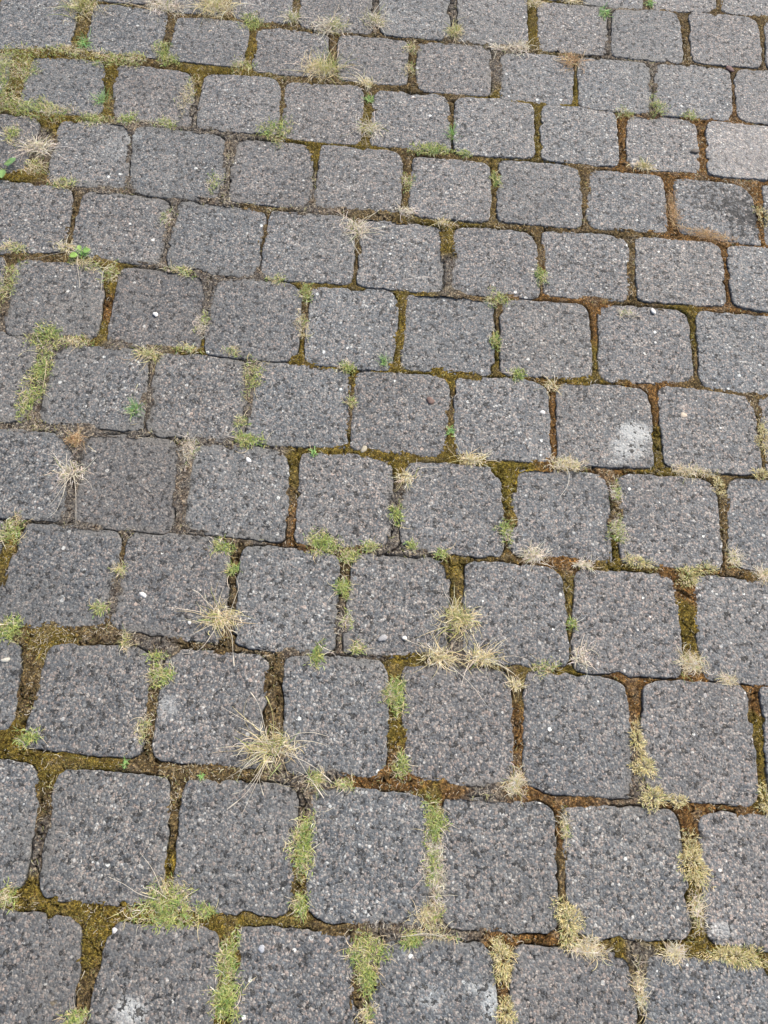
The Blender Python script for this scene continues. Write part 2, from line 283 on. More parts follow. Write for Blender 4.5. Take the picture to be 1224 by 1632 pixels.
    [1.1205, 2.8898, 1.286, 2.91, 1.2861, 2.7092, 1.1097, 2.6949],
    [1.3099, 2.9064, 1.4754, 2.9266, 1.4756, 2.7258, 1.2992, 2.7116],
    [1.4994, 2.923, 1.6649, 2.9432, 1.6651, 2.7425, 1.4887, 2.7282],
    [-1.3118, -0.3534, -1.1371, -0.3432, -1.1119, -0.5205, -1.2797, -0.5299],
    [-1.1055, -0.341, -0.9307, -0.3308, -0.9056, -0.5081, -1.0734, -0.5175],
    [-0.8991, -0.3286, -0.7244, -0.3184, -0.6992, -0.4958, -0.867, -0.5051],
    [-0.6927, -0.3162, -0.518, -0.306, -0.4928, -0.4834, -0.6606, -0.4927],
    [-0.4863, -0.3038, -0.3116, -0.2936, -0.2864, -0.471, -0.4543, -0.4804],
    [-0.2695, -0.2973, -0.1043, -0.2866, -0.0878, -0.4567, -0.2672, -0.4689],
    [-0.0768, -0.2799, 0.1037, -0.2693, 0.1237, -0.4412, -0.0585, -0.4535],
    [0.1374, -0.2688, 0.3066, -0.256, 0.3357, -0.4257, 0.1381, -0.4396],
    [0.3443, -0.2551, 0.5278, -0.2477, 0.538, -0.4174, 0.3432, -0.4279],
    [0.5472, -0.2488, 0.7389, -0.2346, 0.7494, -0.4037, 0.5482, -0.414],
    [0.7545, -0.2353, 0.9469, -0.2219, 0.9523, -0.3917, 0.7606, -0.4025],
    [0.9608, -0.2229, 1.1533, -0.2095, 1.1587, -0.3793, 0.9669, -0.3901],
    [1.1672, -0.2106, 1.3596, -0.1971, 1.365, -0.3669, 1.1733, -0.3777],
    [1.3736, -0.1982, 1.566, -0.1847, 1.5714, -0.3545, 1.3797, -0.3653],
    [1.58, -0.1858, 1.7724, -0.1723, 1.7778, -0.3421, 1.586, -0.3529],
    [-1.3718, -0.5571, -1.1971, -0.5469, -1.1719, -0.7242, -1.3397, -0.7336],
    [-1.1655, -0.5447, -0.9907, -0.5345, -0.9656, -0.7118, -1.1334, -0.7212],
    [-0.9591, -0.5323, -0.7844, -0.5221, -0.7592, -0.6994, -0.927, -0.7088],
    [-0.7527, -0.5199, -0.578, -0.5097, -0.5528, -0.687, -0.7206, -0.6964],
    [-0.5463, -0.5075, -0.3716, -0.4973, -0.3464, -0.6746, -0.5143, -0.684],
    [-0.3295, -0.5009, -0.1643, -0.4902, -0.1478, -0.6604, -0.3272, -0.6725],
    [-0.1368, -0.4836, 0.0437, -0.4729, 0.0637, -0.6449, -0.1185, -0.6572],
    [0.0774, -0.4724, 0.2466, -0.4597, 0.2757, -0.6293, 0.0781, -0.6433],
    [0.2843, -0.4588, 0.4678, -0.4513, 0.478, -0.6211, 0.2832, -0.6316],
    [0.4872, -0.4525, 0.6789, -0.4382, 0.6894, -0.6073, 0.4882, -0.6177],
    [0.6945, -0.439, 0.8869, -0.4256, 0.8923, -0.5953, 0.7006, -0.6061],
    [0.9008, -0.4266, 1.0933, -0.4132, 1.0987, -0.5829, 0.9069, -0.5937],
    [1.1072, -0.4142, 1.2996, -0.4008, 1.305, -0.5706, 1.1133, -0.5813],
    [1.3136, -0.4018, 1.506, -0.3884, 1.5114, -0.5582, 1.3197, -0.5689],
    [1.52, -0.3894, 1.7124, -0.376, 1.7178, -0.5458, 1.526, -0.5565],
]
PLANTS = [
    ('T', -0.9293, 1.9337, 0.0446, 0.0635, 0.199, 0.75, 119, 'upright green grass tuft with a few dry blades at the top left edge'),
    ('S', -0.8865, 1.8066, 0.0182, 0.0325, 0.194, 1.0, 60, 'bright feathery green sprig just below the green tuft at top left'),
    ('M', -1.0183, 1.7435, 0.0582, 0.0237, 0.407, 0.6, 153, 'flat yellowish green weed mat in the uppermost joint at the left edge'),
    ('M', -0.916, 1.7774, 0.0432, 0.0209, -0.014, 0.35, 119, 'pale dry weed mat beside the feathery green sprig, on its left'),
    ('M', -0.8187, 1.7638, 0.0511, 0.0236, -0.063, 0.5, 153, 'mossy yellow green weed mat in the joint right of the feathery sprig'),
    ('M', -0.7598, 1.7775, 0.0316, 0.0207, 0.062, 0.45, 102, 'small yellowish weed mat ending the joint right of the feathery sprig'),
    ('T', -0.7296, 1.984, 0.0702, 0.0705, 0.199, 0.1, 127, 'long pale dry grass tuft at the top edge, second from the left corner'),
    ('T', -0.5987, 2.0053, 0.05, 0.0643, 0.199, 0.25, 187, 'bushy straw coloured grass tuft at the top edge with short upright blades'),
    ('M', -0.4985, 1.9679, 0.0291, 0.0284, -0.192, 0.85, 119, 'small bright green weed cushion right of the bushy straw tuft'),
    ('M', -0.6978, 1.8199, 0.018, 0.036, 0.193, 0.7, 102, 'yellow green weed cushion in the narrow joint below the long pale top tuft'),
    ('M', -0.669, 1.7905, 0.0199, 0.0178, -0.505, 0.9, 59, 'tiny green weed shoot at the foot of the narrow joint near the top'),
    ('M', -0.6016, 1.6833, 0.0156, 0.0622, -0.062, 0.1, 119, 'strip of dry straw matting in the upright joint of the third row at left'),
    ('M', -1.007, 1.6864, 0.0288, 0.0463, 0.19, 0.45, 187, 'dry green weed cushion in the leftmost upright joint near the top left'),
    ('M', -1.0118, 1.5841, 0.03, 0.0444, 0.186, 0.5, 170, 'weed cushion cut by the left edge, above the broad leaved seedling'),
    ('M', -0.9521, 1.5653, 0.0412, 0.0302, 0.185, 0.55, 187, 'loose yellow green weed mat at the joint crossing above the pale bristly tuft'),
    ('T', -0.8976, 1.4425, 0.0474, 0.0363, 0.179, 0.05, 136, 'pale bristly dry tuft above the broad leaved seedling at the left edge'),
    ('M', -0.8851, 1.3811, 0.0249, 0.0233, 0.177, 0.3, 100, 'dry crumbly weed cushion right beside the broad leaved seedling'),
    ('S', -0.7963, 1.6203, 0.022, 0.0299, 0.186, 0.85, 55, 'small green grass sprig in the joint below the mossy mat at upper left'),
    ('M', -0.7203, 1.5701, 0.0227, 0.0163, 0.183, 0.8, 76, 'short green weed strip on the joint above the white smeared stone at upper left'),
    ('M', -0.6338, 1.5713, 0.0303, 0.0162, 0.059, 0.4, 102, 'yellowish moss strip on the joint right of the white smeared stone'),
    ('T', -0.3983, 2.0004, 0.0273, 0.0351, 0.197, 0.6, 76, 'small grass tuft at the top, left of the two bigger pale tufts'),
    ('T', -0.3008, 1.9825, 0.0501, 0.0502, 0.452, 0.4, 130, 'pale spreading tuft with green blades on its right, under the top edge at centre'),
    ('T', -0.1912, 2.0317, 0.032, 0.0426, 0.197, 0.35, 91, 'round pale green tuft between two top row stones at centre'),
    ('T', 0.0212, 2.0289, 0.0266, 0.0339, 0.195, 0.65, 91, 'round grass tuft with green heart, top row right of centre'),
    ('T', 0.1403, 1.9883, 0.0283, 0.0222, 0.193, 0.1, 65, 'thin pale straw tuft lying on the joint, left of a bushier one near the top'),
    ('T', 0.1918, 2.0033, 0.0342, 0.0362, 0.193, 0.05, 117, 'bushy bleached tuft near the top, right of the thin straw tuft'),
    ('T', -0.3039, 1.8215, 0.0608, 0.0533, 0.19, 0.45, 187, 'wide tuft, green on the right and straw on the left, second row of stones'),
    ('T', -0.1806, 1.7945, 0.0265, 0.0292, 0.188, 0.1, 60, 'short straw tuft below and right of the wide half green tuft'),
    ('S', -0.1658, 1.7387, 0.0169, 0.0197, 0.186, 0.9, 45, 'little green sprig between the short straw tuft and the yellow mossy one'),
    ('T', -0.1549, 1.6404, 0.0332, 0.0378, 0.182, 0.35, 95, 'pale tuft standing on yellow moss below the little green sprig'),
    ('M', -0.3748, 1.5958, 0.0366, 0.0378, 0.182, 0.8, 204, 'green weed cushion in the joint left of the tuft on yellow moss'),
    ('M', 0.0038, 1.5997, 0.0511, 0.0165, 0.131, 0.95, 160, 'long bright green weed mat along a joint at upper centre'),
    ('S', 0.0428, 1.6553, 0.0122, 0.0295, 0.181, 0.85, 45, 'green shoots rising from the right end of the long bright green mat'),
    ('M', 0.0806, 1.5991, 0.0151, 0.0103, -0.062, 0.9, 30, 'small green fleck just right of the long bright green mat'),
    ('M', -0.0803, 1.8691, 0.0128, 0.0239, 0.19, 0.2, 45, 'tiny pale weed in the upright joint right of the short straw tuft'),
    ('M', -0.0459, 1.487, 0.0117, 0.0236, 0.175, 0.5, 45, 'weed cushion in the upright joint below the long bright green mat'),
    ('T', -0.1431, 1.324, 0.0421, 0.0439, 0.17, 0.12, 85, 'star shaped pale grass tuft lying on the stones above centre'),
    ('T', -0.0403, 1.3944, 0.0315, 0.017, 0.172, 0.05, 65, 'flat bleached straw tuft right of the star shaped tuft'),
    ('T', 0.0449, 1.375, 0.0243, 0.0168, -0.173, 0.1, 45, 'thin straw tuft, farther right of the star shaped tuft'),
    ('M', 0.1586, 1.5292, 0.0104, 0.0239, 0.176, 0.85, 45, 'narrow green weed in the upright joint right of upper centre'),
    ('S', 0.4117, 2.183, 0.0224, 0.0286, 0.198, 0.95, 60, 'vivid green sprig in the top row, left of the one at the very edge'),
    ('S', 0.5366, 2.2475, 0.0211, 0.024, 0.2, 0.85, 50, 'green sprig at the top edge towards the right corner'),
    ('T', 0.2202, 2.1862, 0.0237, 0.0299, 0.2, 0.05, 58, 'dry straw wisp at the top edge right of centre'),
    ('T', 0.3178, 2.2165, 0.0319, 0.0182, 0.2, 0.05, 52, 'dry straw wisp at the top edge left of the vivid green sprig'),
    ('T', 0.3298, 1.9767, 0.0266, 0.0386, 0.191, 0.05, 91, 'reddish straw tuft below the vivid green sprig'),
    ('M', 0.5467, 1.8497, 0.0211, 0.0319, 0.185, 0.6, 85, 'pale green weed cushion in the second row near the right, largest of three'),
    ('M', 0.464, 1.8095, 0.0192, 0.0157, 0.184, 0.5, 45, 'pale green weed fleck left of the larger cushion near the right'),
    ('M', 0.63, 1.8314, 0.0178, 0.0136, -0.065, 0.65, 40, 'pale green weed fleck right of the larger cushion near the right'),
    ('T', 0.51, 1.6347, 0.0294, 0.0208, 0.177, 0.25, 80, 'olive bristly tuft in the joint above the black stained stone'),
    ('P', 0.7896, 1.5226, 0.0167, 0.0318, 0.171, 0.2, 90, 'cream coloured moss clump at the right edge beside the black stained stone'),
    ('P', 0.5759, 1.5072, 0.0135, 0.0552, 0.058, 0.0, 90, 'rust brown dried moss strip along the left side of the black stained stone'),
    ('P', 0.6583, 1.4423, 0.0565, 0.0153, -0.156, 0.0, 140, 'rusty straw litter strip under the black stained stone'),
    ('M', 0.2755, 1.2604, 0.0126, 0.0212, 0.165, 0.85, 60, 'green weed cushion in an upright joint, second from the right, upper part'),
    ('M', 0.1799, 1.1818, 0.022, 0.0204, 0.162, 0.55, 80, 'weed cushion with straw edge at a joint crossing right of centre'),
    ('M', 0.1866, 1.071, 0.0094, 0.0194, 0.158, 0.9, 55, 'narrow green weed below the straw edged cushion'),
    ('M', 0.2371, 0.9945, 0.0145, 0.0109, 0.155, 0.95, 60, 'bright green weed fleck in the joint above the white patched stone, to its left'),
    ('M', -0.2933, 1.1538, 0.0174, 0.0102, 0.054, 0.6, 45, 'pale green weed strip on a joint left of centre, upper half'),
    ('M', -0.2254, 1.129, 0.012, 0.0201, 0.163, 0.75, 60, 'green weed topping the upright joint left of centre'),
    ('M', -0.2197, 1.0434, 0.0105, 0.0322, 0.331, 0.1, 60, 'dry straw litter in the upright joint left of centre'),
    ('S', -0.7145, 1.1565, 0.0211, 0.0174, 0.167, 0.85, 40, 'leafy green weed among straws at the left, above the mossy upright joint'),
    ('T', -0.7543, 1.1674, 0.0344, 0.0245, -0.26, 0.15, 40, 'wispy straws trailing left of the leafy green weed'),
    ('M', -0.6419, 1.1182, 0.0157, 0.0272, 0.054, 0.45, 70, 'straw and moss clump in the mossy upright joint under the leafy weed'),
    ('M', -0.8482, 1.0534, 0.0179, 0.0569, -0.054, 0.6, 150, 'tall green weed strip cut by the left edge in the upper third'),
    ('M', -0.426, 1.0167, 0.0129, 0.0272, -0.012, 0.1, 85, 'pale bleached weed cushion in an upright joint at left of centre'),
    ('M', -0.5622, 1.2871, 0.0137, 0.0256, -0.057, 0.35, 40, 'faint yellowish weed in the joint under the white smeared stone'),
    ('M', -0.4814, 1.4059, 0.017, 0.0269, -0.059, 0.55, 55, 'yellow green weed at the lower end of the joint right of the white smeared stone'),
    ('M', -0.7304, 0.9327, 0.0324, 0.0282, 0.051, 0.7, 170, 'broad green weed cushion heading the long weed filled joint at left'),
    ('M', -0.7193, 0.8603, 0.0171, 0.0423, -0.206, 0.65, 150, 'middle of the long weed filled joint at left, green with straw edges'),
    ('M', -0.7175, 0.7832, 0.018, 0.0407, -0.202, 0.6, 150, 'lower end of the long weed filled joint at left'),
    ('T', -0.5154, 0.9231, 0.0339, 0.0277, 0.157, 0.5, 85, 'grass tuft with upright green blades right of the long weed filled joint'),
    ('S', -0.5096, 0.7903, 0.017, 0.0259, 0.151, 0.85, 50, 'slim upright green grass shoot with a tall seed stalk at left'),
    ('M', -0.2998, 0.9045, 0.0189, 0.0392, -0.011, 0.4, 120, 'pale green weed mat in an upright joint at centre left'),
    ('M', -0.2798, 0.7578, 0.0267, 0.014, 0.049, 0.9, 120, 'fresh green weed cushion below the pale mat at centre left'),
    ('M', -0.3022, 0.7973, 0.011, 0.0129, 0.151, 0.5, 45, 'small straw weed between the pale mat and the fresh green cushion'),
    ('S', -0.0401, 0.9808, 0.0182, 0.0186, 0.156, 0.9, 50, 'fine bladed green grass sprig at the centre of the photo'),
    ('M', -0.1135, 0.9552, 0.0167, 0.0107, -0.053, 0.7, 55, 'green weed fleck left of the fine bladed sprig at centre'),
    ('T', -0.6063, 0.7088, 0.0201, 0.0209, 0.149, 0.0, 80, 'orange brown withered tuft at left, above the pale spidery one'),
    ('T', -0.596, 0.6418, 0.0371, 0.0376, 0.146, 0.08, 75, 'pale spidery tuft with long trailing straws at the left'),
    ('M', -0.3866, 0.7222, 0.0131, 0.0249, 0.048, 0.05, 95, 'bleached white weed cushion right of the spidery tuft'),
    ('T', 0.0311, 0.7204, 0.0291, 0.0244, 0.146, 0.05, 55, 'straw tuft with long stalks reaching right, beside the moss corner at centre'),
    ('T', 0.1575, 0.7779, 0.031, 0.0209, 0.147, 0.05, 80, 'fine spiky straw tuft left of the white patched stone'),
    ('S', 0.1104, 0.8365, 0.01, 0.0172, 0.15, 0.95, 35, 'small leafy green sprig in the joint under the brown dead leaf'),
    ('S', -0.1502, 0.749, 0.0109, 0.0152, 0.148, 0.9, 30, 'small leafy green sprig left of centre beside a moss corner'),
    ('M', 0.0241, 0.6416, 0.0107, 0.0182, 0.143, 0.9, 60, 'green weed in the upright joint right of the yellow green cushion pair'),
    ('M', -0.0937, 0.8761, 0.0088, 0.0118, 0.152, 0.6, 30, 'tiny weed in the upright joint left of the brown dead leaf'),
    ('T', 0.3097, 0.9747, 0.0171, 0.0215, 0.154, 0.05, 40, 'small dry wisp at the upper left corner of the white patched stone'),
    ('P', 0.3465, 0.7974, 0.0351, 0.0126, 0.049, 0.1, 120, 'pale straw litter under the lower left corner of the white patched stone'),
    ('P', 0.7428, 0.9141, 0.0118, 0.0388, 0.05, 0.1, 110, 'pale dried moss strip at the right edge, right of the white patched stone'),
    ('P', 0.7314, 0.8316, 0.018, 0.01, 0.146, 0.1, 55, 'pale dried moss knot at the right edge just under the dried strip'),
    ('P', 0.5901, 0.8165, 0.0407, 0.0099, 0.049, 0.05, 100, 'dry straw litter in the joint right of the white patched stone'),
    ('M', 0.4447, 0.6677, 0.0158, 0.0236, 0.141, 0.5, 110, 'pale green weed cushion in the upright joint below the white patched stone'),
    ('M', 0.4411, 0.7488, 0.0099, 0.0191, 0.144, 0.4, 50, 'small yellow weed above the pale green cushion below the white patched stone'),
    ('T', 0.2865, 0.5938, 0.0284, 0.0214, 0.139, 0.1, 130, 'rounded bleached tuft on a joint right of centre'),
    ('T', 0.381, 0.5868, 0.0213, 0.0125, 0.139, 0.08, 70, 'low straw tuft right of the rounded bleached one'),
    ('M', 0.2324, 0.6349, 0.012, 0.0232, 0.141, 0.75, 80, 'green weed in the upright joint left of the rounded bleached tuft'),
    ('P', 0.4825, 0.6086, 0.0287, 0.0101, -0.088, 0.35, 110, 'pale yellow moss knots along the joint below the pale green cushion'),
    ('P', 0.5754, 0.5913, 0.0203, 0.0189, 0.138, 0.55, 130, 'pale green moss clump at the joint crossing on the right'),
    ('P', 0.6081, 0.611, 0.0241, 0.0102, 0.228, 0.5, 80, 'pale green moss trail right of the clump at the joint crossing'),
    ('P', 0.6669, 0.6421, 0.0122, 0.0181, 0.139, 0.2, 50, 'small straw moss knot near the right edge, mid height'),
    ('P', 0.7199, 0.6164, 0.0145, 0.0102, 0.138, 0.1, 55, 'straw moss knot touching the right edge, mid height'),
    ('P', 0.6451, 0.7924, 0.0101, 0.0252, 0.145, 0.15, 60, 'dry moss in the rightmost upright joint above mid height'),
    ('M', -0.6686, 0.5104, 0.0201, 0.0252, -0.222, 0.5, 130, 'yellow moss and weed cushion at the left edge, mid height'),
    ('M', -0.6171, 0.3307, 0.0212, 0.0193, 0.134, 0.9, 140, 'bright green weed cushion at the left edge below the yellow one'),
    ('M', -0.2867, 0.5307, 0.0205, 0.0124, -0.047, 0.75, 80, 'green weed cushion above the large straw tuft at left'),
    ('M', -0.2579, 0.4903, 0.0101, 0.0109, 0.138, 0.9, 45, 'green weed fleck just over the large straw tuft at left'),
    ('M', -0.104, 0.5641, 0.0301, 0.02, -0.141, 0.65, 190, 'yellow green weed cushion, larger of a pair near the centre'),
    ('M', -0.0536, 0.5461, 0.0138, 0.0136, 0.139, 0.6, 80, 'yellow green weed cushion, smaller of a pair near the centre'),
    ('M', -0.0192, 0.5685, 0.0174, 0.01, 0.42, 0.5, 55, 'straw and green weed wisp right of the yellow green cushion pair'),
    ('M', 0.059, 0.5821, 0.0082, 0.0101, 0.14, 0.85, 35, 'tiny green weed below the upright joint right of the cushion pair'),
    ('M', 0.1163, 0.5724, 0.0105, 0.01, 0.14, 0.7, 40, 'tiny green weed left of a cracked moss corner near centre'),
    ('M', -0.0551, 0.482, 0.0113, 0.0143, 0.137, 0.9, 80, 'compact green weed in the joint below the cushion pair'),
    ('M', -0.0401, 0.4225, 0.0089, 0.0138, -0.046, 0.5, 40, 'whitish green weed lower in the joint below the cushion pair'),
    ('M', -0.0822, 0.3529, 0.0098, 0.02, -0.01, 0.85, 65, 'straggling green weed on the joint right of the large spidery straw tufts'),
    ('M', -0.0147, 0.3754, 0.0132, 0.0101, 0.133, 0.6, 45, 'faint green weed on the joint left of the three straw tufts'),
    ('T', -0.2612, 0.3994, 0.046, 0.0391, 0.135, 0.12, 105, 'large straw tuft with spidery blades lying over stones at left'),
    ('M', -0.4723, 0.387, 0.0119, 0.0093, 0.136, 0.7, 55, 'small yellow green weed at a joint end left of the large straw tuft'),
    ('M', -0.4571, 0.4626, 0.0111, 0.0109, -0.222, 0.25, 45, 'pale weed in the slanting joint at left'),
    ('M', -0.4169, 0.3351, 0.0064, 0.0157, 0.133, 0.3, 30, 'thin straw weed standing on brown moss at left'),
    ('T', 0.1588, 0.4518, 0.0362, 0.0443, 0.135, 0.45, 140, 'tall yellow green tuft, topmost of three straw tufts right of centre'),
    ('T', 0.1289, 0.3809, 0.0398, 0.0224, 0.132, 0.03, 100, 'straw tuft, lower left of three right of centre'),
    ('T', 0.2062, 0.3867, 0.04, 0.0224, 0.132, 0.05, 120, 'straw tuft, lower right of three right of centre'),
    ('T', 0.2638, 0.3474, 0.0198, 0.0153, -0.225, 0.05, 50, 'small straw tuft just below the three straw tufts'),
    ('M', 0.3152, 0.3865, 0.0223, 0.0112, 0.303, 0.55, 70, 'yellow green weed wisp on the joint right of the three straw tufts'),
    ('T', 0.3782, 0.4095, 0.0146, 0.025, 0.132, 0.02, 50, 'bleached upright wisp right of the yellow green wisp'),
    ('M', 0.3623, 0.4711, 0.0069, 0.0082, 0.134, 0.95, 35, 'tiny green sprout in the upright joint above the bleached wisp'),
    ('P', 0.5749, 0.4288, 0.0228, 0.0184, -0.047, 0.1, 120, 'pale straw moss heap in the joint on the right, above a rusty moss joint'),
    ('P', 0.641, 0.4047, 0.0159, 0.0079, 0.131, 0.05, 50, 'thin pale moss near the right edge beside the straw heap'),
    ('M', -0.3423, 0.2832, 0.019, 0.0184, 0.131, 0.6, 110, 'yellow green weed clump over a brown moss joint at left'),
    ('M', -0.3555, 0.3165, 0.0149, 0.0066, 0.132, 0.7, 40, 'green weed line just above the yellow green clump at left'),
    ('T', -0.1349, 0.1902, 0.0538, 0.0465, 0.126, 0.25, 120, 'largest straw tuft with long blades, lower left of centre'),
    ('M', 0.0599, 0.3033, 0.0151, 0.0279, 0.13, 0.8, 200, 'thick green weed mat filling an upright joint below centre'),
    ('M', 0.0833, 0.1893, 0.0104, 0.017, 0.125, 0.7, 80, 'green weed at the foot of the mossy joint below centre'),
    ('M', -0.5313, 0.156, 0.0181, 0.0122, 0.496, 0.8, 70, 'green weed sprig at the left edge over olive moss'),
    ('M', -0.3496, 0.1935, 0.0082, 0.0185, 0.127, 0.3, 50, 'pale straw weed in the brown moss joint at lower left'),
    ('S', -0.3655, 0.1359, 0.0091, 0.0119, 0.125, 0.9, 30, 'small blue green sprig on the cracked joint at lower left'),
    ('S', -0.2377, 0.1312, 0.0091, 0.0078, 0.124, 0.85, 28, 'small green sprig right of the cracked joint at lower left'),
    ('M', -0.0533, 0.1503, 0.0113, 0.0137, 0.124, 0.45, 80, 'olive weed cushion right of the largest straw tuft'),
    ('M', -0.0054, 0.1483, 0.0154, 0.0078, 0.124, 0.5, 50, 'pale green weed on the joint right of the olive cushion'),
    ('M', -0.2509, -0.0611, 0.0417, 0.0313, 0.117, 0.55, 420, 'large tangled green and straw weed clump near the lower left'),
    ('M', -0.191, -0.061, 0.0114, 0.0078, 0.117, 0.85, 45, 'green weed shoots right of the large tangled clump'),
    ('M', -0.06, 0.0507, 0.0169, 0.0388, 0.072, 0.6, 260, 'long green and straw weed mat in a lower upright joint left of centre'),
    ('M', -0.05, -0.0357, 0.0106, 0.0157, 0.117, 0.75, 80, 'green weed below the long mat left of centre'),
    ('M', 0.1451, 0.1106, 0.0143, 0.0285, 0.122, 0.7, 190, 'green weed mat heading the long straw filled joint at lower centre'),
    ('M', 0.1517, 0.0393, 0.0139, 0.0436, 0.119, 0.12, 300, 'bleached straw mat filling the long joint at lower centre'),
    ('M', 0.1502, -0.028, 0.0195, 0.0156, 0.429, 0.1, 130, 'straw tangle at the foot of the long straw filled joint'),
    ('P', 0.2743, 0.1852, 0.0147, 0.0199, -0.043, 0.15, 100, 'yellow straw moss clump in a joint right of lower centre'),
    ('P', 0.4785, 0.2805, 0.0098, 0.0273, 0.127, 0.15, 110, 'pale moss strip in the right upright joint, top of a chain'),
    ('P', 0.4886, 0.2383, 0.0183, 0.0143, 0.125, 0.2, 130, 'cream moss knob, second in the chain on the right'),
    ('P', 0.5026, 0.1916, 0.0233, 0.0179, -0.043, 0.25, 170, 'cream moss cushion, largest in the chain on the right'),
    ('P', 0.5445, 0.1899, 0.0117, 0.008, 0.123, 0.1, 55, 'small cream moss knob beside rusty moss on the right'),
    ('P', 0.5661, 0.101, 0.0186, 0.0395, 0.197, 0.15, 300, 'big cream moss clump filling an upright joint at lower right'),
    ('P', 0.5712, 0.0302, 0.0091, 0.027, 0.117, 0.1, 70, 'dry moss strands under the big cream clump at lower right'),
    ('P', 0.6907, 0.2099, 0.0097, 0.0222, 0.123, 0.2, 80, 'yellow moss clump at the right edge, lower part'),
    ('M', 0.3574, 0.1269, 0.0072, 0.0191, 0.121, 0.05, 50, 'dry straw wisp in the upright joint left of the big cream clump'),
    ('P', 0.3658, -0.0098, 0.0178, 0.0315, 0.238, 0.2, 260, 'long cream moss clump hanging down a joint at lower right'),
    ('P', 0.3968, -0.0444, 0.0254, 0.0103, -0.04, 0.0, 130, 'bleached straw litter right under the long cream clump'),
    ('P', 0.6273, -0.0282, 0.0456, 0.0121, 0.038, 0.3, 300, 'wide cream moss bank along the joint in the lower right corner'),
    ('P', 0.5333, -0.0338, 0.0177, 0.0078, 0.115, 0.0, 80, 'thin straw litter left of the wide cream moss bank'),
    ('M', 0.0594, -0.0833, 0.0248, 0.0185, 0.115, 0.75, 240, 'bushy green weed cushion at a joint crossing near the bottom'),
    ('M', 0.0641, -0.1195, 0.0141, 0.0213, 0.113, 0.8, 150, 'green weed running down from the bushy cushion near the bottom'),
    ('M', 0.1265, -0.0636, 0.0135, 0.0085, 0.115, 0.8, 80, 'small green weed clump right of the bushy cushion near the bottom'),
    ('P', 0.2663, -0.0747, 0.0144, 0.0286, 0.265, 0.2, 230, 'cream moss clump in the joint near the bottom, right of centre'),
    ('P', 0.2758, -0.1413, 0.0113, 0.0161, 0.112, 0.2, 110, 'cream moss clump cut by the bottom edge, right of centre'),
    ('M', -0.1444, -0.1201, 0.0131, 0.0299, 0.037, 0.65, 180, 'green and straw weed filling a joint above the bottom edge at left'),
    ('M', -0.1412, -0.1737, 0.022, 0.024, -0.038, 0.75, 230, 'bushy green weed where the filled joint meets the bottom edge at left'),
    ('M', -0.3482, -0.2191, 0.0143, 0.0095, 0.111, 0.5, 80, 'pale green weed at the bottom edge near the left corner'),
    ('M', -0.4933, -0.0775, 0.0149, 0.014, 0.117, 0.5, 80, 'pale green weed at the left edge beside olive moss, low down'),
    ('M', 0.0713, -0.169, 0.0083, 0.0127, 0.111, 0.1, 50, 'straw weed at the bottom edge left of centre'),
    ('P', 0.4779, -0.0883, 0.0068, 0.0332, 0.113, 0.15, 70, 'dry moss threads in the lowest upright joint on the right'),
    ('M', 0.1681, -0.0537, 0.0309, 0.0043, 0.038, 0.0, 40, 'bundle of pale stalks lying on the joint near the bottom centre'),
    ('M', -0.497, 1.1458, 0.0292, 0.0103, -0.055, 0.4, 70, 'yellow green weed line on a joint at upper left'),
    ('M', -0.3514, 0.9584, 0.0153, 0.0109, -0.053, 0.4, 30, 'pale weed on the joint left of the fine bladed sprig'),
    ('M', -0.4405, 0.9505, 0.0228, 0.0093, -0.011, 0.5, 50, 'yellow weed line right of the grass tuft with upright blades'),
    ('M', 0.4675, 1.1877, 0.0195, 0.0102, -0.012, 0.05, 40, 'dry litter on the joint above the stone with a white pebble, at right'),
    ('M', -0.8919, 1.5637, 0.0375, 0.0246, -0.06, 0.35, 153, 'pale fringed weed mat right of the loose yellow green mat at upper left'),
    ('M', -1.0518, 1.6778, 0.0172, 0.0636, 0.19, 0.5, 153, 'weed fringe touching the left edge below the uppermost joint'),
    ('M', -0.9652, 1.4729, 0.0165, 0.0264, 0.181, 0.4, 85, 'small weed fleck at the left edge above the bristly tuft'),
    ('M', -0.7972, 1.5559, 0.0376, 0.019, 0.059, 0.35, 119, 'dry weed line under the small green grass sprig at upper left'),
    ('M', -0.7037, 1.1321, 0.0341, 0.0138, -0.055, 0.35, 80, 'straw fringe on the joint below the clover like seedling'),
    ('M', -0.8645, 1.1487, 0.0288, 0.0122, 0.054, 0.35, 70, 'straw fringe at the left edge over the tall green weed strip'),
    ('M', -0.6683, 0.9316, 0.03, 0.0109, 0.051, 0.3, 80, 'dry weed line right of the broad green weed cushion at left'),
    ('M', -0.085, 1.9443, 0.0167, 0.0219, 0.193, 0.2, 52, 'straw fleck at a joint crossing under the round pale green tuft'),
    ('M', -0.494, 1.8011, 0.0281, 0.0207, 0.062, 0.5, 85, 'weed fleck under the small bright green cushion near the top'),
    ('M', -0.8124, 1.3474, 0.0303, 0.0152, 0.057, 0.4, 80, 'straw and weed line right of the crumbly weed cushion at upper left'),
]
